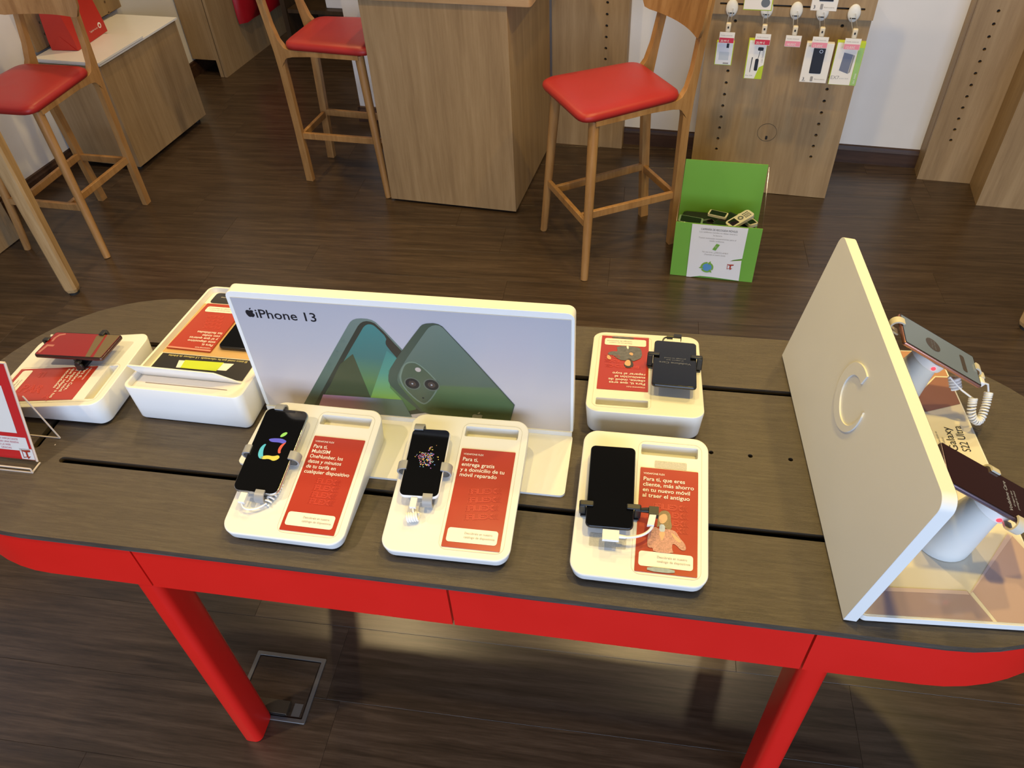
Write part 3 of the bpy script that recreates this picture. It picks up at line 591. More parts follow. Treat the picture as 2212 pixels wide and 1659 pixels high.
# aprons: eight red panels with narrow seams
def apron_panel(pts_out):
    b = MB(); z0, z1 = 0.7436, TZ-0.0148
    c = Vector((0, 0.02))
    inn = []
    for i, p in enumerate(pts_out):
        a = Vector(pts_out[max(i-1, 0)]); d = Vector(pts_out[min(i+1, len(pts_out)-1)]); tdir = (d-a).normalized(); n = Vector((-tdir.y, tdir.x))
        inn.append(Vector(p)+n*0.018)
    rings = [[Vector((p[0], p[1], z0)), Vector((p[0], p[1], z1)), Vector((q.x, q.y, z1)), Vector((q.x, q.y, z0))] for p, q in zip(pts_out, inn)]
    return b.loft(rings).build('apron_panel', REDL, tb, smooth=40)
RA = 0.343; g = 0.002
SEAMS = (-0.556, 0.027, 0.621)
for a0, a1 in zip(SEAMS, SEAMS[1:]):
    apron_panel([(a0+g, 0.02-RA), (a1-g, 0.02-RA)]); apron_panel([(a1-g, 0.02+RA), (a0+g, 0.02+RA)])
e1 = [(0.621+g, 0.02-RA)]+[(0.81+RA*math.cos(math.radians(-90+6*k)), 0.02+RA*math.sin(math.radians(-90+6*k))) for k in range(31)]+[(0.621+g, 0.02+RA)]
apron_panel(e1)
e2 = [(-0.556-g, 0.02+RA)]+[(-0.772+RA*math.cos(math.radians(90+6*k)), 0.02+RA*math.sin(math.radians(90+6*k))) for k in range(31)]+[(-0.556-g, 0.02-RA)]
apron_panel(e2)
for a0, a1 in ((-0.602, -0.552), (0.622, 0.672)):
    for b0, b1 in ((-0.3215, -0.243), (0.283, 0.3615)):
        MB().prism(rr(a0, a1, b0, b1, 0.017, 6), [], 0.002, 0.835).build('leg', REDL, tb, smooth=50)

# ------------------------------------------------------------------ phone / clamp / cable builders
def phone(label, M, w, l, th=0.0085, body=PHONEK, rim=0.0032, r=0.010, name='smartphone'):
    """lies in xy, +y = top of phone, screen on +z, origin at bottom edge centre, screen at z=0"""
    t = thing(name, label, 'phone', M)
    o = rr(-w/2, w/2, 0, l, r, 6)
    def inset(d, z): return [Vector((x, y, z)) for x, y in rr(-w/2+d, w/2-d, d, l-d, max(r-d, 0.002), 6)]
    MB().loft([inset(0.0025, -th), inset(0.0005, -th+0.0015), inset(0, -th*.5), inset(0.0005, -0.001), inset(0.0018, -0.0001)]).build('body', body, t, smooth=50)
    gl = MB().prism(rr(-w/2+0.0016, w/2-0.0016, 0.0016, l-0.0016, max(r-0.0016, .002), 6), [], -0.00005, 0.0003).build('glass', GLASSK, t)
    return t, gl
def claw(parent, M, m=GREYP, w=0.017, R=0.0102, th=0.0033, tip=0.005):
    """J-shaped claw; local +x points away from the phone, y along the edge, z screen normal; origin on the phone edge at screen height"""
    prof = [(-tip, 0.0012, 0)]+[(R*math.cos(math.radians(a))+0.000, 0.0012-R+R*math.sin(math.radians(a)), a) for a in range(90, -91, -15)]+[(-0.012, 0.0012-2*R, 0)]
    pts = [Vector((p[0], 0, p[1])) for p in prof]; rings = []
    for i, p in enumerate(pts):
        d = (pts[min(i+1, len(pts)-1)]-pts[max(i-1, 0)]).normalized(); n = Vector((-d.z, 0, d.x))
        rings.append([M @ (p+Vector((0, sy*w/2, 0))+n*s) for sy, s in ((-1, 0), (1, 0), (1, th), (-1, th))])
    return MB().loft(rings).build('claw', m, parent, smooth=35)
def helix(path, R, turns, n=14):
    """coil around a path"""
    P = [Vector(p) for p in path]; out = []; m_ = int(turns*n)
    for k in range(m_+1):
        f = k/m_*(len(P)-1); i = min(int(f), len(P)-2); p = P[i].lerp(P[i+1], f-i); t_ = (P[i+1]-P[i]).normalized()
        x = t_.cross(Vector((0, 0, 1)));  x = x.normalized() if x.length > 1e-4 else Vector((1, 0, 0)); y = t_.cross(x)
        a = 2*math.pi*k/n; out.append(p+x*R*math.cos(a)+y*R*math.sin(a))
    return out
def bez(p0, p1, p2, p3, n=14):
    P = [Vector(p) for p in (p0, p1, p2, p3)]
    return [P[0]*(1-t)**3+P[1]*3*t*(1-t)**2+P[2]*3*t*t*(1-t)+P[3]*t**3 for t in [k/n for k in range(n+1)]]

# ------------------------------------------------------------------ sloping white phone stands
SW, SL, H0, H1 = 0.223, 0.283, 0.028, 0.069
SLOPE = math.atan2(H1-H0, SL)
def stand(label, a, b, rot, title, person=None, flex=None, care=False):
    M = TT @ T(a, b, 0) @ Rz(rot)
    t = thing('phone_stand', label, 'phone stand', M, 'sloping white phone stands')
    topz = lambda x, y: H0+(H1-H0)*y/SL
    o = lambda d: rr(-SW/2+d, SW/2-d, d, SL-d, max(0.026-d, 0.006), 8)
    R = [[Vector((x, y, 0.0065)) for x, y in o(0.006)], [Vector((x, y, 0.010)) for x, y in o(0.004)], [Vector((x, y, topz(x, y)-0.0025)) for x, y in o(0)], [Vector((x, y, topz(x, y)-0.0007)) for x, y in o(0.0006)], [Vector((x, y, topz(x, y))) for x, y in o(0.0022)]]
    bd = MB().loft(R, caps=False)
    rec = ccw(rr(-0.0068, 0.0930, 0.2395, 0.2620, 0.0025, 2))
    # top face with pocket
    outer = ccw(o(0.0022)); holes = [rec[::-1]]; flat = outer+holes[0]
    fs = []
    for i, j, k in tess([outer, holes[0]]):
        ar = (flat[j][0]-flat[i][0])*(flat[k][1]-flat[i][1])-(flat[k][0]-flat[i][0])*(flat[j][1]-flat[i][1])
        fs.append((i, j, k) if ar > 0 else (i, k, j))
    bd.add([Vector((x, y, topz(x, y))) for x, y in flat], fs)
    bo = bd.build('body', WHITE, t, smooth=28)
    pk = MB().loft([[Vector((x, y, topz(x, y))) for x, y in rec], [Vector((x, y, topz(x, y)-0.021)) for x, y in rec]], caps=False)
    pk.flat(rec, I4, 0); n = len(rec)
    for i in range(len(pk.v)-n, len(pk.v)): pk.v[i].z = topz(pk.v[i].x, pk.v[i].y)-0.021
    pk.build('pocket', RECESS, t)
    MB().prism(rr(-SW/2+0.014, SW/2-0.014, 0.014, 0.160, 0.02, 5), [], 0, 0.0064).build('rubber_foot', BLACKFOOT, t)
    P = T(0, 0, H0) @ Rx(SLOPE) @ Matrix.Diagonal((1, 1/math.cos(SLOPE), 1, 1))     # plane: (u, v horizontal)
    ol = rr(-0.012, 0.100, 0.012, 0.2685, 0.014, 6); il = rr(-0.0114, 0.0994, 0.0126, 0.2679, 0.0134, 6)
    MB().prism(ol, [il], 0.0001, 0.0004, P).build('panel_groove', LINEG, t)
    # red card
    card = MB().prism(rr(-0.0062, 0.0938, 0.0168, 0.2122, 0.0015, 2), [], 0.0002, 0.0012, P).build('info_card', REDCARD, t)
    C = P @ T(0, 0, 0.0013)
    wb = ccw(rr(-0.0005, 0.0868, 0.0268, 0.0530, 0.005, 4)); pr(card, 'caption_panel', wb, CARDWHITE, C, 0.0003)
    text(card, 'Descúbrelo en nuestro', 0.0056, PRINTG, C @ T(0.029, 0.0425, 0.0007), width=0.048); text(card, 'catálogo de dispositivos', 0.0056, PRINTG, C @ T(0.029, 0.0352, 0.0007), width=0.053)
    text(card, 'VODAFONE FLEX', 0.0052, PRINTW, C @ T(-0.0005, 0.1985, 0.0007), width=0.037, bold=0.004)
    for k, (ln, wd) in enumerate(title):
        text(card, ln, 0.0108, PRINTW, C @ T(-0.0005, 0.1858-0.0108*k, 0.0007), width=wd, bold=0.007)
    if flex:
        for (x, y, rt, wd, partial) in flex:
            text(card, partial, 0.0145, REDCARD2, C @ T(x, y, 0.0008) @ Rz(rt), width=wd, outline=0.00026)
            for kk in (1, 2):
                g_ = 0.0040*kk; text(card, 'X', 0.0145, REDDARK, C @ T(x, y, 0.0008-0.0001*kk) @ Rz(rt) @ T(wd-0.0085+g_, 0, 0), outline=0.00026)
                if len(partial) == 4 and kk == 1: text(card, 'F', 0.0145, REDDARK, C @ T(x, y, 0.0008-0.0001*kk) @ Rz(rt) @ T(-g_, 0, 0), outline=0.00026)
    if care:
        for s_, x, y, rt, sz in (('TI', 0.022, 0.075, 90, 0.022), ('PAR', 0.066, 0.060, 84, 0.032), ('A', 0.086, 0.135, 60, 0.03)):
            text(card, s_, sz, REDCARD2, C @ T(x, y, 0.0006) @ Rz(math.radians(rt)), outline=0.0005)
    if person:
        for nm, pts, mm in person: pr(card, nm, chaikin(pts, 1), mm, C, 0.0008+0.00004*person.index((nm, pts, mm)))
    return t, M, P
SKIN = mat('print_skin', (0.62, 0.36, 0.20), 0.4, var=0.1); HAIR = mat('print_hair', (0.20, 0.14, 0.075), 0.4, var=0.4, ns=300); BLOUSE = mat('print_blouse', (0.50, 0.24, 0.20), 0.4, var=0.75, ns=420); DENIM = mat('print_denim', (0.13, 0.13, 0.145), 0.4, var=0.6, ns=160); PHB = mat('print_pale_phone', (0.42, 0.50, 0.62), 0.4); DARKH = mat('print_dark_hair', (0.05, 0.04, 0.035), 0.4)
woman = [('printed_hair', [(0.0274, 0.1062), (0.0282, 0.1203), (0.031, 0.1276), (0.038, 0.131), (0.0451, 0.1293), (0.0489, 0.1227), (0.0492, 0.1128), (0.0517, 0.1012), (0.0488, 0.095), (0.0427, 0.0962), (0.0388, 0.1), (0.0346, 0.1), (0.0306, 0.1), (0.0265, 0.0973)], HAIR),
 ('printed_blouse', [(0.017, 0.0932), (0.0233, 0.0988), (0.0305, 0.0948), (0.0409, 0.096), (0.0505, 0.0962), (0.0584, 0.0933), (0.0639, 0.0833), (0.0727, 0.0738), (0.0754, 0.0656), (0.0738, 0.0607), (0.0669, 0.0608), (0.059, 0.0693), (0.053, 0.0714), (0.0524, 0.0619), (0.056, 0.0529), (0.0227, 0.0526), (0.0215, 0.06), (0.0155, 0.0593), (0.0123, 0.0627), (0.0123, 0.081)], BLOUSE),
 ('printed_face', [(0.0289, 0.1173), (0.033, 0.1218), (0.0382, 0.1244), (0.0427, 0.122), (0.0438, 0.1141), (0.0397, 0.1077), (0.0354, 0.1052), (0.0309, 0.1066)], SKIN),
 ('printed_phone', [(0.031, 0.1042), (0.0402, 0.1038), (0.0403, 0.0896), (0.0307, 0.0904)], PHB),
 ('printed_hand', [(0.0304, 0.087), (0.0359, 0.0915), (0.0412, 0.0883), (0.0396, 0.0833), (0.0357, 0.0722), (0.0327, 0.0815)], SKIN),
 ('printed_hand', [(0.0498, 0.0912), (0.0569, 0.0863), (0.0639, 0.0804), (0.0675, 0.0751), (0.0632, 0.0736), (0.0553, 0.0803)], SKIN),
 ('printed_jeans', [(0.014, 0.0185), (0.058, 0.0185), (0.058, 0.0262), (0.014, 0.0262)], mat('print_jeans', (0.26, 0.33, 0.38), 0.4, var=0.3, ns=200))]
man = [('printed_jacket', [(0.0618, 0.0555), (0.0182, 0.0555), (0.0092, 0.0622), (0.007, 0.0945), (0.0204, 0.1076), (0.0266, 0.1112), (0.0318, 0.0988), (0.0387, 0.1097), (0.0539, 0.1086), (0.0675, 0.0913), (0.0731, 0.0934), (0.0791, 0.0882), (0.0746, 0.0803), (0.0658, 0.077), (0.0576, 0.0783)], DENIM),
 ('printed_hair', [(0.0445, 0.1247), (0.0395, 0.107), (0.0326, 0.0989), (0.0266, 0.1112), (0.0239, 0.1237), (0.0261, 0.1324), (0.0339, 0.1361), (0.0402, 0.1341)], DARKH),
 ('printed_face', [(0.0438, 0.1218), (0.038, 0.1053), (0.0307, 0.1088), (0.0294, 0.1272), (0.0372, 0.1295)], SKIN),
 ('printed_hand', [(0.0801, 0.1001), (0.0773, 0.0909), (0.0703, 0.1019), (0.0707, 0.1092), (0.0772, 0.1085)], SKIN),
 ('printed_hand', [(0.035, 0.0845), (0.0316, 0.0775), (0.025, 0.0819), (0.0272, 0.091)], SKIN),
 ('printed_shirt', [(0.0412, 0.0546), (0.0355, 0.0547), (0.036, 0.0668), (0.0384, 0.0656)], PRINTW),
 ('printed_trousers', [(0.0725, 0.0190), (0.0256, 0.0190), (0.0263, 0.0262), (0.0714, 0.0262)], DENIM)]
fx1 = [(0.030, 0.113-0.0137*k, 0, 0.036, 'FLEX') for k in range(4)]
fx2 = [(0.026+0.001*(k % 2), 0.119-0.0165*k, math.radians(7), 0.046, 'FLEX') for k in range(4)]
fx3 = [(0.022, 0.1325, 0, 0.045, 'FLEX'), (0.050, 0.118, 0, 0.018, 'EX'), (0.051, 0.1035, 0, 0.018, 'EX'), (0.058, 0.091, 0, 0.010, 'X')]
fx4 = [(0.012, 0.126, 0, 0.060, 'FLEX'), (0.052, 0.108, 0, 0.022, 'EX'), (0.052, 0.092, 0, 0.022, 'EX')]
S1 = stand('white phone stand at front left, holding the phone with rainbow fruit logo', -0.2715, -0.2932, -0.009, [('Para ti,', 0.027), ('MultiSIM', 0.035), ('OneNumber, los', 0.064), ('datos y minutos', 0.064), ('de tu tarifa en', 0.057), ('cualquier dispositivo', 0.086)], flex=fx1)
S2 = stand('white phone stand at front centre, holding the phone with dotted fruit logo', 0.017, -0.290, 0.013, [('Para ti,', 0.028), ('entrega gratis', 0.060), ('y a domicilio de tu', 0.080), ('móvil reparado', 0.067)], flex=fx2)
S3 = stand('white phone stand at front right with a woman printed on its red card', 0.339, -0.295, -0.001, [('Para ti, que eres', 0.071), ('cliente, más ahorro', 0.0865), ('en tu nuevo móvil', 0.080), ('al traer el antiguo', 0.080)], person=woman, flex=fx3)
S4 = stand('white phone stand turned away behind the front right one, man printed on card', 0.330, 0.321, 3.156, [('Para ti, que eres', 0.0705), ('cliente, móvil de', 0.0725), ('sustitución al', 0.060), ('reparar el tuyo', 0.065)], person=man, flex=fx4)
S5 = stand('white phone stand turned left at the far left end of the table', -1.019, 0.0465, -1.563, [('Para ti,', 0.030), ('Vodafone Care,', 0.067), ('el seguro móvil', 0.070), ('que se adapta a tus', 0.088), ('necesidades', 0.058)], care=True)
# worn sticker residue on stand 3
RES = mat('sticker_residue', (0.56, 0.53, 0.45), 0.8, var=0.3, ns=500)
pr(S3[0], 'sticker_residue', rr(0.018, 0.074, 0.214, 0.229, 0.002, 2), RES, S3[2], 0.0003); pr(S3[0], 'sticker_residue', rr(-0.083, -0.022, 0.052, 0.076, 0.002, 2), RES, S3[2], 0.0003)

def phone_on(label, a, b, rot, z0, z1, Lh, w, **k):
    sl = math.atan2(z1-z0, Lh); l = math.hypot(Lh, z1-z0)
    M = TT @ T(a, b, z0) @ Rz(rot) @ Rx(sl)
    t, gl = phone(label, M, w, l, **k); return t, gl, w, l, M
def local(S, M): return S[1].inverted() @ M
def mount(S, PM, w, l, puck=0.024, m=WHITE):
    """pedestal puck between stand and phone, built as a part of the stand"""
    L_ = local(S, PM); MB().prism(circ(0, l*0.5, puck, 24), [], -0.040, -0.0088, L_).build('phone_mount', m, S[0], smooth=40)
    return L_
SH = lambda nm, pts, mm, gl, lift=0.0006: pr(gl, nm, pts, mm, I4, lift)
def emis(name, c, s=0.35): return mat(name, c, 0.3, emit=c, es=s, var=0)
# phone 1: rainbow swoosh
t, gl, w, l, PM = phone_on('large phone with silver frame showing a rainbow brushed fruit logo', -0.336, -0.227, -0.015, 0.062, 0.090, 0.179, 0.086, body=SILVER, r=0.014)
cx, cy, s = 0.002, l*0.535, 0.021
E1 = [('swoosh_leaf', [(.15, .95), (.25, 1.25), (.55, 1.45), (.75, 1.38), (.62, 1.1), (.35, .92)], emis('e_leaf', (.25, .55, .12))), ('swoosh_top', [(-.75, .62), (-.45, .72), (0, .78), (.5, .78), (1.0, .6), (.75, .32), (.3, .42), (-.3, .38), (-.6, .45)], emis('e_blue', (.10, .10, .55))),
      ('swoosh_right', [(.98, .55), (.78, .1), (.72, -.3), (.85, -.55), (.6, -.6), (.45, -.2), (.55, .2), (.72, .35)], emis('e_red', (.6, .10, .06))), ('swoosh_left', [(-.75, .15), (-.98, .12), (-1.2, -.3), (-1.15, -.9), (-.85, -1.25), (-.5, -1.2), (-.75, -.7), (-.85, -.2)], emis('e_teal', (.08, .40, .52))), ('swoosh_bottom', [(-.9, -1.1), (-.55, -1.28), (0, -1.15), (.5, -1.35), (.95, -1.0), (.75, -.72), (.3, -.9), (-.2, -.85), (-.6, -.95)], emis('e_gold', (.55, .48, .08)))]
for nm, pts, mm in E1: SH(nm, chaikin([(cx+x*s, cy+y*s*1.1) for x, y in pts], 2), mm, gl)
SH('screen_notch', rr(-0.016, 0.016, l-0.007, l-0.0025, 0.002, 3), PRINTK, gl)
L_ = mount(S1, PM, w, l)
for cM in (T(w/2, l*0.45, 0), T(-w/2, l*0.47, 0) @ Rz(math.pi), T(-w*0.2, l, 0) @ Rz(math.pi/2), T(w*0.14, 0, 0) @ Rz(-math.pi/2)): claw(S1[0], L_ @ cM)
# phone 2: dotted logo
t, gl, w, l, PM = phone_on('small phone with white frame showing a dotted fruit logo', -0.043, -0.202, 0.047, 0.066, 0.086, 0.141, 0.072, body=WHITE2, r=0.0115)
cols = [emis('d%d' % i, c) for i, c in enumerate(((.55, .45, .10), (.10, .22, .60), (.50, .08, .20), (.55, .30, .15), (.2, .42, .5), (.30, .12, .45)))]
dots = [MB() for _ in cols]; ap = [(x*0.021, y*0.021) for x, y in APPLE]
def inside(p, poly):
    c = False
    for i in range(len(poly)):
        (x1, y1), (x2, y2) = poly[i], poly[i-1]
        if (y1 > p[1]) != (y2 > p[1]) and p[0] < (x2-x1)*(p[1]-y1)/(y2-y1)+x1: c = not c
    return c
k = 0
while k < 190:
    p = (random.uniform(-.026, .026), random.uniform(-.022, .028))
    if inside(p, [(x*1.35, y*1.35) for x, y in ap]) or inside(p, [(x*0.03, y*0.033) for x, y in LEAF]) or random.random() < 0.03:
        dots[random.randrange(6)].flat(circ(p[0]+0.001, p[1]+l*0.56, random.uniform(0.0005, 0.0012), 8), I4, 0.0006); k += 1
for b, mm in zip(dots, cols): b.build('screen_dots', mm, gl, kind='stuff')
L_ = mount(S2, PM, w, l)
for cM in (T(w/2, l*0.43, 0), T(-w/2, l*0.43, 0) @ Rz(math.pi), T(-w*0.33, l, 0) @ Rz(math.pi/2), T(w*0.24, 0, 0) @ Rz(-math.pi/2)): claw(S2[0], L_ @ cM)
# white cables of phone 1 and 2
def cable(label, PM, parts, group=None, name='charging_cable', cat='cable', m=CABLE):
    t = thing(name, label, cat, PM)
    for nm, b, mm in parts: b.build(nm, mm, t, smooth=45)
    return t
pts1 = bez((-0.018, -0.016, -0.006), (-0.02, -0.034, -0.012), (0.01, -0.030, -0.014), (0.022, -0.010, -0.0150), 8)
cable('white coiled cable under the phone with rainbow logo', S1[1] @ local(S1, t.matrix_world if False else (TT @ T(-0.336, -0.227, 0.062) @ Rz(-0.015) @ Rx(math.atan2(0.028, 0.179)))),
      [('plug', MB().box(-0.024, -0.012, -0.020, -0.001, -0.0075, -0.0015), CABLE), ('cord', MB().tube(pts1, 0.0018, 8), CABLE), ('coil', MB().tube(helix([(0.022, -0.012, -0.0155), (0.030, 0.012, -0.0155), (0.034, 0.03, -0.0155)], 0.0055, 7), 0.0018, 6), CABLE)])
cable('white coiled cable hanging below the phone with dotted logo', PM, [('plug', MB().box(-0.012, -0.001, -0.020, -0.001, -0.0075, -0.0015), CABLE), ('cord', MB().tube(bez((-0.006, -0.019, -0.005), (-0.006, -0.030, -0.006), (0.002, -0.032, -0.010), (-0.004, -0.028, -0.012), 8), 0.0018, 8), CABLE), ('coil', MB().tube(helix([(0.004, -0.030, -0.0140), (-0.016, -0.034, -0.0145)], 0.0072, 5), 0.0021, 6), CABLE)])
# phone 3: black
t, gl, w, l, PM = phone_on('black phone held by black side clips on the front right stand', 0.287, -0.224, 0.027, 0.066, 0.086, 0.161, 0.079, r=0.009)
L_ = mount(S3, PM, w, l, m=BLACKP)
def bclip(S, L_, side, y, m=BLACKP, big=0.02):
    b = MB(); sx = side
    b.box(min(sx*0.0, sx*0.011), max(sx*0.0, sx*0.011), y-0.006, y+0.006, -0.024, 0.002, L_ @ T(sx*(w/2+0.0012), 0, 0)); b.box(min(-sx*0.012, sx*0.011), max(-sx*0.012, sx*0.011), y-0.005, y+0.005, 0.0012, 0.005, L_ @ T(sx*(w/2+0.0), 0, 0))
    b.box(min(0, -sx*0.03), max(0, -sx*0.03), y-0.009, y+0.009, -0.03, -0.0245, L_ @ T(sx*(w/2+0.010), 0, 0))
    return b.build('side_clip', m, S[0], bevel=0.0015)
bclip(S3, L_, 1, l*0.25); bclip(S3, L_, -1, l*0.25)
cable('white adapter cable with black angled plug, below the black front right phone', PM, [
    ('white_plug', MB().box(-0.010, 0.017, -0.0215, -0.003, -0.008, -0.0015), CABLE), ('strain_relief', MB().tube([(0.017, -0.012, -0.005), (0.028, -0.0125, -0.005)], [0.0035, 0.0028], 10), CABLE),
    ('cord', MB().tube(bez((0.027, -0.0125, -0.005), (0.052, -0.012, -0.004), (0.066, -0.004, 0.0), (0.071, 0.010, 0.001), 12), 0.0024, 8), CABLE), ('white_end', MB().loft([[Vector((0.071-0.004+c*0.0055+0.002*k, 0.008+k*0.011, s_*0.004+0.002)) for c, s_ in ((-1, -1), (1, -1), (1, 1), (-1, 1))] for k in (0, 1, 2)]), CABLE),
    ('black_plug', MB().box(0.064, 0.080, 0.027, 0.043, -0.006, 0.006), BLACKP), ('black_neck', MB().tube([(0.064, 0.038, 0.0), (0.047, 0.039, -0.003)], [0.005, 0.0035], 10), BLACKP)])
# phone 4 on the turned stand
t, gl, w, l, PM = phone_on('black glossy phone on the turned stand behind, held by black clips', 0.390, 0.263, 3.117, 0.062, 0.092, 0.164, 0.085, body=PHONEK, r=0.008)
DIM = mat('screen_dim_text', (.12, .12, .12), .4, emit=(.12, .12, .12), es=.6, var=0)
text(gl, 'Vodafone Care', .0095, DIM, T(0, l*.50, .0006), width=.062, align='CENTER', name='screen_lettering'); text(gl, 'el seguro que', .006, DIM, T(0, l*.445, .0006), width=.034, align='CENTER', name='screen_lettering'); text(gl, 'protege tu móvil', .006, DIM, T(0, l*.40, .0006), width=.042, align='CENTER', name='screen_lettering')
L_ = mount(S4, PM, w, l, m=BLACKP); bclip(S4, L_, 1, l*0.36); bclip(S4, L_, -1, l*0.36)
cable('black cable with angled plug at the far edge of the turned black phone', PM, [('plug', MB().box(-0.010, 0.006, -0.016, -0.001, -0.008, -0.001), CABLE), ('black_plug', MB().box(-0.012, 0.004, -0.027, -0.0165, -0.009, 0.003), BLACKP), ('neck', MB().tube([(0.004, -0.022, -0.003), (0.018, -0.021, -0.003)], 0.0045, 8), BLACKP), ('cord', MB().tube(bez((0.016, -0.021, -0.003), (0.026, -0.02, -0.003), (0.027, -0.01, -0.006), (0.025, 0.004, -0.012), 8), 0.0018, 8), BLACKP)])
# phone 5 on the far left stand
t, gl, w, l, PM = phone_on('phone with bright red screen picture on the far left stand', -0.946, 0.090, -1.621, 0.080, 0.094, 0.171, 0.078, body=mat('phone_bronze', (.10, .05, .045), .25, metal=.6), r=0.007)
SRED = mat('reflection_red', (.20, .010, .006), .12, emit=(.20, .010, .005), es=.4, var=.04); SOL = mat('reflection_olive', (.13, .09, .035), .12, emit=(.20, .14, .05), es=.15, var=.05); SPK = mat('reflection_pale_red', (.4, .14, .10), .2, emit=(.4, .14, .10), es=.25, var=0)  # glowing colours that paint a reflection onto the phone glass
scr = rr(-w/2+.003, w/2-.003, .003, l-.003, .004, 3); SH('picture_or_reflection', scr, SRED, gl, .0005)
SH('reflection_band', [(-.036, .118), (-.030, .112), (.036, .130), (.036, .142), (-.036, .132)], SOL, gl, .0007); SH('reflection_band', [(-.036, .136), (.036, .150), (.036, l-.004), (-.036, l-.004)], SOL, gl, .0007)
for P_ in ([(-.034, .030), (-.030, .016), (-.018, .011), (-.006, .013), (-.006, .018), (-.018, .017), (-.026, .021), (-.030, .033)], [(.004, .010), (.03, .006), (.032, .012), (.010, .016), (.010, .030), (.004, .030)]): SH('reflection_letter', P_, SPK, gl, .0008)
L_ = mount(S5, PM, w, l, m=BLACKP); b = MB(); b.box(w/2-.006, w/2+.006, l*.62-.006, l*.62+.006, -.016, -.0095, L_); b.box(w/2+.0, w/2+.006, l*.62-.009, l*.62+.009, -.03, -.016, L_); b.box(w/2-.03, w/2+.004, l*.62-.012, l*.62+.004, -.036, -.028, L_); b.build('phone_bracket', BLACKP, S5[0], bevel=.002)
b = MB(); b.box(-w/2-.009, -w/2-.0012, l*.72-.007, l*.72+.007, -.02, .003, L_); b.box(-w/2-.009, -w/2+.008, l*.72-.006, l*.72+.006, .0012, .005, L_); b.build('side_clip', BLACKP, S5[0], bevel=.0015)
b = MB(); b.box(-.006-.01, .006-.01, -.009, -.0012, -.02, .003, L_); b.box(-.015, -.005, -.009, .006, .0012, .004, L_); b.build('side_clip', BLACKP, S5[0], bevel=.0015)
MB().tube([L_ @ Vector(p) for p in bez((-.028, -.001, -.005), (-.030, -.015, -.004), (-.040, -.012, -.010), (-.040, .004, -.02))], .003, 8).build('white_cord', CABLE, S5[0], smooth=50)
# ------------------------------------------------------------------ open white demo box with raised flap
BW, BL, BN, BF = 0.254, 0.376, 0.093, 0.064
BMx = TT @ T(-0.5595, 0.343, 0) @ Rz(3.127)
t = thing('demo_box', 'deep open white display box with a raised flap, behind the front left stand', 'display box', BMx)
tz = lambda x, y: BF+(BN-BF)*y/BL
o = lambda d, r=0.018: rr(-BW/2+d, BW/2-d, d, BL-d, max(r-d, .004), 6)
V3 = lambda P, f: [Vector((x, y, f(x, y))) for x, y in P]
MB().loft([V3(o(.006), lambda x, y: .003), V3(o(.003), lambda x, y: .008), V3(o(0), lambda x, y: tz(x, y)-.002), V3(o(.001), tz), V3(o(.006), tz), V3(o(.007), lambda x, y: tz(x, y)-.013)], caps=False).build('box_shell', WHITE, t, smooth=40)
MB().prism(o(.0072), [], top=lambda x, y: tz(x, y)-.013, bot=lambda x, y: tz(x, y)-.016).build('inner_tray', CARDWHITE, t)
MB().prism(rr(-BW/2+.012, BW/2-.012, .012, BL-.012, .012, 5), [], 0, .003).build('rubber_foot', BLACKFOOT, t)
P6 = T(0, 0, BF-.013) @ Rx(math.atan2(BN-BF, BL))
tray = pr(t, 'backing_sheet', rr(-.118, .118, .056, .243, .002, 2), mat('tan_sheet', (.56, .36, .16), .45), P6, .0006)
pr(t, 'black_strip', [(-.098, .246), (.114, .246), (.114, .312), (-.098, .312)], PRINTK, P6, .0009); pr(t, 'black_strip', rr(-.10, .108, .010, .052, .008, 3), PRINTK, P6, .0009)
text(t, 'El único móvil que ha reforestado 1,5 millones de árboles', .0085, mat('print_yellow', (.8, .72, .3), .4, var=0), P6 @ T(-.081, .2500, .0013), width=.178)
text(t, 'Android Enterprise', .006, PRINTW, P6 @ T(.03, .026, .0013), width=.06)
pr(t, 'printed_tablet', [(.066, .266), (-.056, .262), (-.05, .286), (.06, .290)], PAPER, P6, .0012); pr(t, 'printed_forest', [(.053, .264), (-.033, .261), (-.030, .290), (.05, .290)], LIME, P6, .0015)
card = MB().prism([(.0118, .0600), (.1065, .0600), (.1135, .2310), (.0118, .2330)], [], .0010, .0045, P6).build('info_card', REDCARD, t)
pr(card, 'caption_panel', rr(.018, .098, .072, .093, .005, 3), CARDWHITE, P6, .0050); pr(card, 'card_edge', [(.0118, .2280), (.1135, .2260), (.1135, .2312), (.0118, .2332)], mat('card_edge_pink', (.62, .25, .2), .4), P6, .0048)
text(card, 'Descúbrelo en nuestro', .0055, PRINTG, P6 @ T(.038, .0845, .0053), width=.05); text(card, 'catálogo de dispositivos', .0055, PRINTG, P6 @ T(.038, .0775, .0053), width=.055)
text(card, 'VODAFONE FLEX', .005, PRINTW, P6 @ T(.0155, .2215, .0053), width=.036)
for k, (ln, wd) in enumerate([('Para ti,', .026), ('este dispositivo', .064), ('y el que quieras', .066), ('con todas', .041), ('las facilidades', .058)]): text(card, ln, .0105, PRINTW, P6 @ T(.0155, .2095-.0108*k, .0053), width=wd, bold=.007)
for k in range(4): text(card, 'FLEX', .013, REDCARD2, P6 @ T(.030+.004*k, .145-.013*k, .0053), width=.04, outline=.0002)
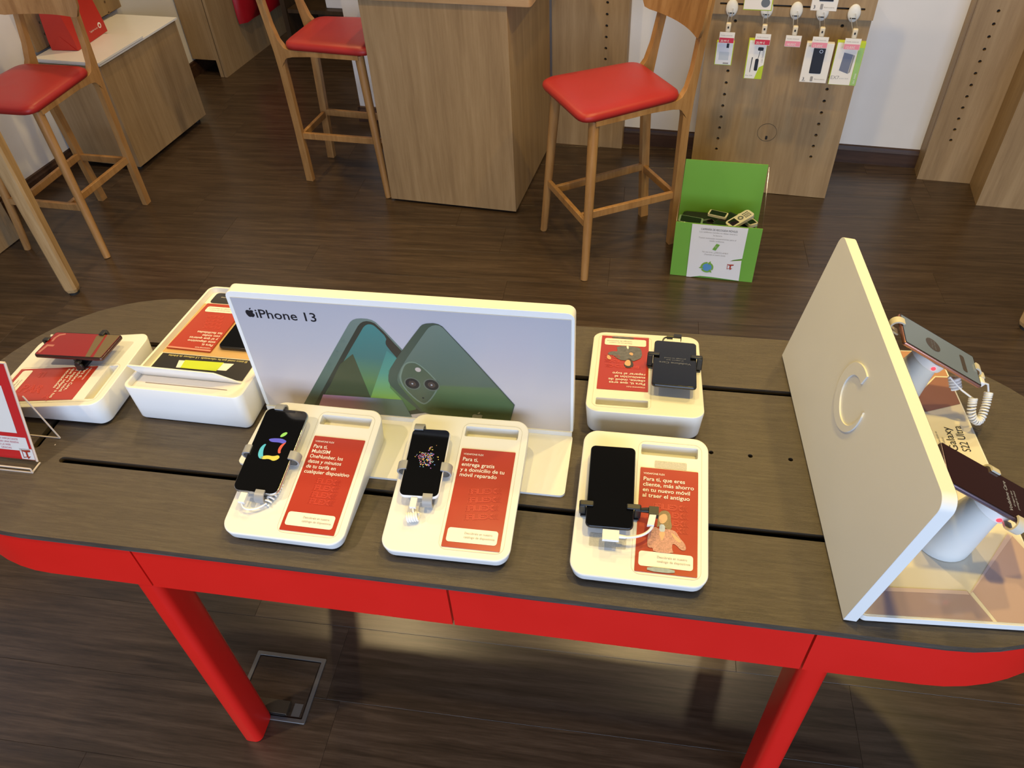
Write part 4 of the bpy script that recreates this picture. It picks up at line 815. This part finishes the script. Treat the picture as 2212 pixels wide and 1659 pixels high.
# raised flap: translucent white plate across the near part
FL = lambda u, z, dv: Vector((u, .3195+dv, tz(0, .3195)-.012+z))
fp = [(.119, 0), (-.100, 0), (-.098, .004), (-.066, .036), (-.060, .040), (.124, .042), (.126, .038)]
MB().loft([[FL(u, z, .02*z/.042) for u, z in fp], [FL(u, z, .02*z/.042-.003) for u, z in fp]]).build('raised_flap', mat('frosted_white', (.80, .81, .82), .3, var=.02), t)
MB().box(.104, .124, .3175, .3195, tz(0, .32)-.011, tz(0, .32)-.002).build('hinge_tab', WHITE2, t)
pr(t, 'slot_line', [(-.080, .3420), (.098, .3427), (.098, .3442), (-.080, .3435)], mat('slot_mauve', (.22, .16, .18), .5), P6, .0006)
t6 = phone('black phone lying inside the open white display box', BMx @ P6 @ T(-.045, .06, .0102), .090, .160, r=.010)

# ------------------------------------------------------------------ poster display
PB_, PA0, PA1 = 0.028, -0.431, 0.202
t = thing('poster_display', 'upright white advertising display with green phones poster, behind the front stands', 'display', TT @ T(0, PB_, 0))
FM = Rx(math.radians(90))       # poster plane: x = a, y = z(up), normal -b
MB().prism(rr(PA0, PA1, .006, .306, .014, 6), [], -.0235, 0, FM).build('back_panel', WHITE, t, bevel=.002)
MB().prism(rr(PA0, PA1, -.150, .0, .010, 5), [], .0005, .0055).build('base_plate', WHITE, t)
MB().box(PA0+.002, PA1-.002, -.004, .0005, .0057, .0165).build('lower_lip', WHITE, t)
SKY = gradmat('poster_sky', [(0, (.56, .48, .40)), (.3, (.54, .48, .46)), (.7, (.46, .45, .48)), (1, (.42, .42, .47))], (-.15, 0, 3.2, 0), .3)
ps = MB().prism(rr(-.4225, .1960, .017, .2925, .001, 1), [], .0003, .0008, FM).build('poster_sheet', SKY, t)
MB().prism(rr(-.4232, .1967, .0163, .2932, .001, 1), [rr(-.4224, .1959, .0171, .2924, .001, 1)], .0003, .0010, FM).build('poster_edge', LINEG, t)
q = lambda nm, pts, mm, lift, it=1: pr(ps, nm, chaikin(pts, it) if it else pts, mm, FM, lift)
apple(ps, -.3930, .2597, .0165, PRINTK, FM, lift=.0012)
text(ps, 'iPhone 13', .0285, PRINTK, FM @ T(-.3842, .2492, .0012), width=.1165, bold=.008)
GSIDE = gradmat('poster_green_side', [(0, (.045, .065, .04)), (.5, (.10, .15, .115)), (1, (.16, .21, .18))], (0, 0, 3.6, 0)); GBACK = gradmat('poster_green_back', [(0, (.045, .085, .03)), (.42, (.09, .14, .06)), (.44, (.085, .12, .085)), (1, (.15, .20, .16))], (-.2, 0, 3.7, 0))
TEAL = gradmat('poster_teal', [(0, (.05, .10, .04)), (.35, (.10, .19, .06)), (.6, (.05, .16, .14)), (1, (.05, .22, .21))], (.3, 0, 3.8, 0)); BEZ = mat('poster_bezel', (.028, .034, .024), .3, var=0)
PNK = gradmat('poster_pink', [(0, (.42, .22, .30)), (.5, (.36, .20, .30)), (.8, (.20, .22, .28)), (1, (.10, .14, .10))], (7, 0, 0, 2.2))
q('printed_phone_side', [(-.3444, .0302), (-.2107, .2428), (-.1996, .2583), (-.1857, .2646), (-.1636, .2645), (-.1509, .2559), (-.1127, .1951), (-.05, .10), (-.08, .0175), (-.352, .0175)], GSIDE, .0011)
q('printed_phone_bezel', [(-.3215, .0304), (-.1925, .2424), (-.1809, .2564), (-.1675, .2603), (-.1528, .2538), (-.1154, .192), (-.05, .1), (-.085, .0178), (-.329, .0178)], BEZ, .0013)
q('printed_screen', [(-.3109, .0327), (-.1821, .2414), (-.1721, .2521), (-.1618, .253), (-.1542, .2458), (-.1388, .2233), (-.1441, .2106), (-.141, .1998), (-.127, .1749), (-.09, .11), (-.115, .018), (-.319, .018)], TEAL, .0015)
q('printed_shade', [(-.2123, .1771), (-.2432, .1482), (-.2909, .0628), (-.1976, .064)], mat('poster_darkgreen', (.05, .065, .03), .3, var=.1), .0017, 0)
q('printed_glow', [(-.1976, .064), (-.1439, .1921), (-.127, .1749), (-.1489, .1405), (-.1527, .0955), (-.1334, .0653)], gradmat('poster_glow', [(0, (.20, .34, .05)), (.5, (.08, .26, .18)), (1, (.05, .22, .20))], (0, 0, 7, -.44)), .0017, 0)
q('printed_pink_band', [(-.2965, .0616), (-.1976, .064), (-.1334, .0653), (-.120, .018), (-.318, .018)], PNK, .0018, 0)
for x, y, h_ in ((-.2265, .2049, .010), (-.2463, .1737, .016), (-.2672, .1392, .016)): q('printed_button', [(x-.002-h_*.25, y-h_*.45), (x+.001-h_*.25, y-h_*.5), (x+.002+h_*.25, y+h_*.45), (x-.001+h_*.25, y+h_*.5)], GSIDE, .0018)
q('printed_phone_side', [(-.1546, .12), (-.1394, .1588), (-.0746, .2529), (-.0655, .2626), (-.042, .2662), (-.0277, .257), (.1299, .0175), (-.0844, .0175), (-.1493, .0958)], mat('poster_phone_edge', (.055, .08, .055), .3, var=.1), .0020)
q('printed_phone_back', [(-.1354, .1243), (-.1197, .1587), (-.0648, .244), (-.0537, .2586), (-.0392, .2637), (-.0279, .2551), (.1272, .0180), (-.0827, .0180), (-.1331, .1022)], GBACK, .0022)
q('printed_camera_bump', [(-.1197, .1587), (-.1048, .1708), (-.087, .1705), (-.0548, .1264), (-.0529, .1088), (-.0791, .0623), (-.097, .0555), (-.1348, .1133)], mat('poster_bump_rim', (.16, .21, .15), .25, var=.1), .0024, 2)
q('printed_camera_bump', [(-.1167, .1567), (-.1048, .1668), (-.088, .1665), (-.0578, .1254), (-.0559, .1098), (-.0801, .0663), (-.096, .0605), (-.1308, .1123)], mat('poster_bump', (.075, .10, .06), .3, var=.1), .0026, 2)
for x, y in ((-.1056, .1133), (-.0679, .1139)):
    for r_, mm, lf in ((.0160, mat('poster_lens_rim', (.11, .13, .10), .3, var=0), .0028), (.0135, PRINTK, .0029), (.0075, mat('poster_lens', (.05, .035, .035), .2, var=0), .0030), (.0018, mat('poster_glint', (.4, .42, .45), .3, var=0), .0031)): q('printed_lens', circ(x, y, r_, 24), mm, lf, 0)
q('printed_flash', circ(-.0896, .1510, .0057, 16), mat('poster_flash', (.5, .42, .36), .3, var=0), .0028, 0); q('printed_microphone', circ(-.0892, .0765, .002, 10), PRINTK, .0028, 0)
apple(ps, .0160, .035, .022, mat('poster_grey_logo', (.36, .36, .32), .35, var=0), FM, lift=.0026)

# ------------------------------------------------------------------ big white display at the right with two phones
RO = math.atan2(.04, .624)
BD = TT @ T(.658, -.309, 0) @ Rz(RO)
t = thing('phone_display', 'large white display with slanting back panel and two tethered phones, at the right', 'display', BD)
LEAN = math.atan2(.052, .303); HL = math.hypot(.052, .303)
# panel plane: x = along v, y = up the slant, z = towards -u (left face)
PMx = T(0, 0, .004) @ Ry(LEAN) @ Matrix(((0, 0, -1, 0), (1, 0, 0, 0), (0, 1, 0, 0), (0, 0, 0, 1)))
PMx = PMx @ Matrix.Diagonal((1, 1, 1, 1))
PO = lambda d: [q_ for q_ in rr(d, .6255-d, d-.03, HL-d, .022, 7) if q_[1] > .03]+[(d+.003, d), (.6225-d, d)][::1]
MB().prism(PO(0), [], -.021, 0, PMx).build('back_panel', WHITE, t, bevel=.0025)
MB().prism(PO(.003), [], -.0235, -.0212, PMx).build('panel_liner', GLASSK, t)
# embossed swirl
def arcband(c, r0, r1, a0, a1, n=40, taper=True):
    o_, i_ = [], []
    for k in range(n+1):
        f = k/n; a = math.radians(a0+(a1-a0)*f); w_ = (r1-r0)*(math.sin(math.pi*f)**.35 if taper else 1)
        o_.append((c[0]+r1*math.cos(a), c[1]+r1*math.sin(a))); i_.append((c[0]+(r1-w_)*math.cos(a), c[1]+(r1-w_)*math.sin(a)))
    return o_+i_[::-1]
sw_o, sw_i = [], []
for k in range(61):
    f = k/60; a = math.radians(100-300*f); w_ = .021*(1-max(0, f-.55)/.45)**.8
    sw_o.append((.311+.059*math.cos(a), .186+.059*math.sin(a))); sw_i.append((.311+(.059-w_)*math.cos(a), .186+(.059-w_)*math.sin(a)))
MB().prism(sw_o+sw_i[::-1], [], 0, .0028, PMx).build('embossed_swirl', WHITE, t, bevel=.0014)
MB().prism(rr(.024, .3175, .005, .637, .010, 5), [], .002, .0145).build('base_tray', WHITE, t, bevel=.0015)
MB().prism(rr(.03, .312, .011, .631, .01, 4), [], 0, .002).build('rubber_foot', BLACKFOOT, t)
gs = MB().prism(rr(.028, .3145, .008, .634, .004, 3), [], .0147, .0152).build('graphic_sheet', mat('display_graphic_cream', (.80, .74, .62), .12, var=.02), t)
ROSE = mat('print_rose', (.56, .40, .38), .1, var=.04); MAUVE = mat('print_mauve', (.46, .34, .35), .1, var=.04); ROSEL = mat('print_rose_light', (.70, .54, .52), .1, var=0); COP = mat('print_copper', (.50, .27, .17), .1, var=.05); BRN = mat('print_brown_rose', (.30, .15, .13), .1, var=.05)
g = lambda nm, pts, mm, lf=.0156: pr(gs, nm, pts, mm, I4, lf)
g('printed_facet', [(.03, .0585), (.197, .060), (.2185, .0095), (.03, .0095)], MAUVE); g('printed_facet', [(.205, .060), (.302, .172), (.3138, .142), (.3138, .0095), (.2245, .0095)], ROSE)
g('printed_facet_edge', [(.03, .058), (.196, .0605), (.198, .0535), (.03, .0505)], ROSEL, .0159); g('printed_facet_edge', [(.198, .0535), (.296, .176), (.302, .171), (.205, .060)], ROSEL, .0159)
g('printed_facet', [(.03, .452), (.2448, .4564), (.3140, .4815), (.3140, .556), (.289, .556), (.247, .5093), (.03, .52)], BRN); g('printed_facet', [(.03, .53), (.247, .515), (.289, .560), (.3140, .560), (.3140, .6335), (.03, .6335)], COP)
text(gs, 'Galaxy', .0215, PRINTK, T(.2745, .356, .0158) @ Rz(math.radians(90)), width=.060); text(gs, 'S22 Ultra', .0215, PRINTK, T(.2955, .356, .0158) @ Rz(math.radians(90)), width=.064)
text(gs, 'Descúbrelo en', .0062, PRINTG, T(.2480, .374, .0158) @ Rz(math.radians(90)), width=.03); text(gs, 'Galaxy', .0062, PRINTG, T(.2555, .374, .0158) @ Rz(math.radians(90)), width=.016); text(gs, 'Pantalla Dynamic', .0062, PRINTG, T(.259, .21, .0158) @ Rz(math.radians(90)), width=.03)
# two conical pedestals carrying phones
def big_phone(label, d, body, w, screen, sh=0.0):
    bu, bv = (.937-.658), (.182+.309)
    q_ = Vector((bu*math.cos(RO)+bv*math.sin(RO), -bu*math.sin(RO)+bv*math.cos(RO)))   # phone front edge centre in display frame
    rot = 1.51-RO; z0, z1, Lh = .11, .195, .155
    M = T(q_.x, q_.y-d, z0) @ Rz(rot) @ Rx(math.atan2(z1-z0, Lh)); l = math.hypot(Lh, z1-z0); M = M @ T(0, sh, 0); lc = l*.52-sh
    ph_, gl = phone(label, BD @ M, w, l, body=body, r=.004)
    screen(gl, w, l)
    # pedestal: leaning cone from base disc to phone centre
    c1 = M @ Vector((0, lc, -.022)); c0 = Vector((.186, q_.y-d+.022, .0162)); ax = (M.to_3x3() @ Vector((0, 0, 1)))
    rings = []
    for k in range(13):
        f = k/12; c = c0.lerp(c1, f**.9); s_ = f*f*(3-2*f); r_ = .044*(1-f)**1.5+.027*(1-(1-f)**1.5)
        z_ = Vector((0, 0, 1)).lerp(ax, s_).normalized(); x_ = z_.cross(Vector((0, 1, 0))).normalized(); y_ = z_.cross(x_)
        rings.append([c+(x_*math.cos(2*math.pi*j/32)+y_*math.sin(2*math.pi*j/32))*r_ for j in range(32)])
    pd = MB().loft(rings).build('pedestal', mat('pedestal_grey', (.66, .68, .66), .4, var=.02), t, smooth=50)
    MB().prism(circ(0, lc, .034, 28), [], -.030, -.013, M).build('pedestal_head', WHITE, pd, smooth=40, bevel=.002)
    MB().prism(circ(0, lc, .024, 28), [], -.0128, -.0092, M).build('pedestal_pad', METALG, pd, smooth=40)
    LM = M @ T(.0335-.067 if False else -.0335, lc-.003, -.022) @ Ry(-math.pi/2)
    MB().prism(circ(0, 0, .004, 14), [], 0, .0016, LM).build('status_light', mat('red_led', (.9, .05, .06), .3, emit=(1, .03, .05), es=2.5, var=0), pd)
    for cM in ((T(w*.18, l, 0) @ Rz(math.pi/2), T(w*.12, 0, 0) @ Rz(-math.pi/2)) if not sh else (T(w/2, l*.40, 0), T(-w/2, l*.24, 0) @ Rz(math.pi))): claw(pd, M @ cM, mat('cream_claw', (.62, .58, .48), .4), w=.016, R=.0105)
    return M, l, pd
def scr7(gl, w, l):
    SH('picture_or_reflection', rr(-w/2+.003, w/2-.003, .003, l-.003, .002, 2), mat('screen_slate', (.13, .155, .18), .15, emit=(.10, .125, .15), es=.5, var=.05), gl, .0005)
    SH('screen_disc', circ(-.0, l*.60, .0165, 24), mat('screen_brown', (.07, .055, .05), .2, var=.05), gl, .0008); SH('screen_button', rr(-.026, .020, l*.17, l*.23, .004, 3), mat('screen_brown', ), gl, .0008)
    text(gl, 'Haz tuyo', .006, DIM, T(0, l*.61, .0011), width=.022, align='CENTER', name='screen_lettering'); text(gl, 'este móvil', .006, DIM, T(0, l*.57, .0011), width=.024, align='CENTER', name='screen_lettering')
def scr8(gl, w, l):
    SH('picture_or_reflection', rr(-w/2+.002, w/2-.002, .002, l-.002, .003, 2), mat('screen_maroon', (.022, .006, .005), .1, emit=(.02, .004, .003), es=.3, var=.05), gl, .0005)
    LT = mat('screen_light_text', (.3, .3, .3), .4, emit=(.3, .3, .3), es=.5, var=0)
    text(gl, 'Vodafone Care', .0100, LT, T(0, l*.47-.03, .0009), width=.058, align='CENTER', name='screen_lettering'); text(gl, 'el seguro que', .0058, LT, T(0, l*.42-.03, .0009), width=.030, align='CENTER', name='screen_lettering'); text(gl, 'protege tu móvil', .0058, LT, T(0, l*.38-.03, .0009), width=.036, align='CENTER', name='screen_lettering')
M7, l7, pd7 = big_phone('copper-framed phone with slate screen on the far pedestal of the right display', 0, COPPER, .084, scr7)
M8, l8, pd8 = big_phone('dark maroon phone on the near pedestal of the right display', .338, mat('violet_metal', (.20, .15, .19), .25, metal=.7), .082, scr8, .032)
# tether of the far phone
p0 = M7 @ Vector((-.02, -.002, -.005)); p1 = M7 @ Vector((-.012, -.045, -.020)); p2 = M7 @ Vector((-.045, -.008, -.028))
U = [p1, p1+Vector((-.004, -.018, -.020)), (p1+p2)/2+Vector((0, -.034, -.040)), p2+Vector((-.002, -.020, -.026)), p2]
def smoothpath(P, it=3):
    for _ in range(it):
        q_ = [P[0]]
        for a_, b_ in zip(P, P[1:]): q_ += [a_.lerp(b_, .25), a_.lerp(b_, .75)]
        P = q_+[P[-1]]
    return P
c7 = thing('security_cable', 'white coiled security cable dangling from the far phone of the right display', 'cable', BD)
MB().tube([p0, p0.lerp(p1, .4)+Vector((.008, 0, .004)), p1], .0019, 8).build('cord', CABLE, c7, smooth=60)
MB().box(-.028, -.012, -.012, -.0012, -.010, .001, M7).build('plug', CABLE, c7, bevel=.002)
MB().box(-.004, .014, -.022, -.0115, -.012, -.002, M7).build('plug', mat('cream_claw'), c7, bevel=.003)
MB().tube(helix(smoothpath(U), .0062, 26), .0019, 6).build('coil', CABLE, c7, smooth=60)
p3 = M7 @ Vector((-.03, .05, -.022)); MB().tube([p2, p2.lerp(p3, .5)+Vector((0, -.004, -.002)), p3], .0019, 8).build('cord', CABLE, c7, smooth=60)
MB().tube(helix([M7 @ Vector((.0, .020, -.034)), M7 @ Vector((-.012, .006, -.046))], .0085, 4), .0032, 6).build('coil', CABLE, c7, smooth=60)

# ------------------------------------------------------------------ acrylic sign holder at the left edge
SGM = TT @ T(-.8265, -.193, 0)
t = thing('sign_holder', 'clear acrylic holder with red sign at the left edge of the table', 'sign holder', SGM)
ln = math.atan2(.061, .205); SP = T(-.155, .022, .010) @ Rx(math.radians(90)-ln)      # sign plane: x along a, y up the slant
MB().box(0, .155, 0, .214, -.0050, -.0026, SP).build('back_sheet', ACRYL, t); MB().box(0, .155, 0, .214, .0012, .0030, SP).build('front_sheet', ACRYL, t)
MB().prism([(.0, .004), (.155, .004), (.155, .0), (.0, .0)], [], 0, .022, T(-.155, 0, 0)).build('foot_lip', ACRYL, t) if False else None
lip = [(0, .012), (0, .0), (.026, .0), (.026, .003), (.004, .003), (.004, .012)]
MB().loft([[Vector((x, y, z)) for y, z in lip] for x in (-.155, 0)]).build('foot_lip', ACRYL, t)
MB().loft([[Vector((x, y, z)) for y, z in ((.0735, .137), (.0765, .137), (.0935, .0), (.0905, .0))] for x in (-.155, 0)]).build('rear_strut', ACRYL, t)
b = MB()
for x in (-.155, 0): b.box(x-.0012, x+.0004, .0735, .0762, 0.0, .0005)
for pa, pb in (((0, .0755, .137), (0, .0925, .001)), ((0, .0925, .001), (-.155, .0925, .001)), ((0, .001, .003), (0, .0255, .003)), ((0, .001, .0125), (-.155, .001, .0125)), ((0, .001, .001), (-.155, .001, .001)), ((0, .001, .001), (0, .001, .0125))): b.bar(pa, pb, .0022, .0022)
b.bar(SP @ Vector((.155, 0, 0)), SP @ Vector((.155, .214, 0)), .0045, .002); b.bar(SP @ Vector((0, .214, 0)), SP @ Vector((.155, .214, 0)), .0045, .002)
b.build('edge_glow_strip', ACEDGE, t)  # added cream strips, the glow of the clear edges put into their colour
sg = MB().box(0.001, .1535, .002, .2125, -.0012, .0, SP).build('sign_sheet', mat('sign_red', (.60, .018, .022), .35, var=.03), t)
pr(sg, 'pale_panel', [(.02, .062), (.131, .062), (.131, .165), (.02, .165)], PAPER, SP, .0003); pr(sg, 'text_panel', [(.02, .022), (.146, .022), (.146, .053), (.02, .053)], PAPER, SP, .0003)
PT = mat('print_magenta', (.55, .08, .14), .4, var=0)
for s_, y_ in (('ES MUY IMPORTANTE', .046), ('DEJAR UNA RESEÑA', .039), ('EN LA WEB', .032), ('GRACIAS', .025)): text(sg, s_, .0055, PT, SP @ T(.128 if len(s_) > 10 else .108, y_, .0006), align='RIGHT')
pr(sg, 'logo_panel', [(.1235, .003), (.1515, .003), (.1515, .0275), (.1235, .0275)], PAPER, SP, .0003); flaglogo(sg, .1375, .0155, .019, SP, REDCARD, .0007)

# ------------------------------------------------------------------ floor outlet box beside the table leg
t = thing('floor_outlet', 'grey metal framed floor outlet beside the left red table leg', 'floor outlet', T(-.935, .72, 0) @ Rz(math.radians(6.5)))
MB().prism(rr(-.102, .098, -.09, .09, .003, 2), [rr(-.091, .087, -.079, .079, .002, 2)], 0.0003, .004).build('frame', METALG, t, bevel=.001)
MB().box(-.0875, .0835, -.0755, .0755, .0003, .0025).build('lid', FLOORM, t)
MB().box(-.075, .045, -.0755, -.04, .0026, .014).build('outlet_cover', mat('outlet_brown', (.05, .035, .02), .4), t, bevel=.001); MB().box(-.072, .042, -.0772, -.0756, .0045, .012).build('outlet_opening', SLOTM, t); MB().box(.055, .078, -.074, -.04, .0026, .0034).build('latch', METALG, t)
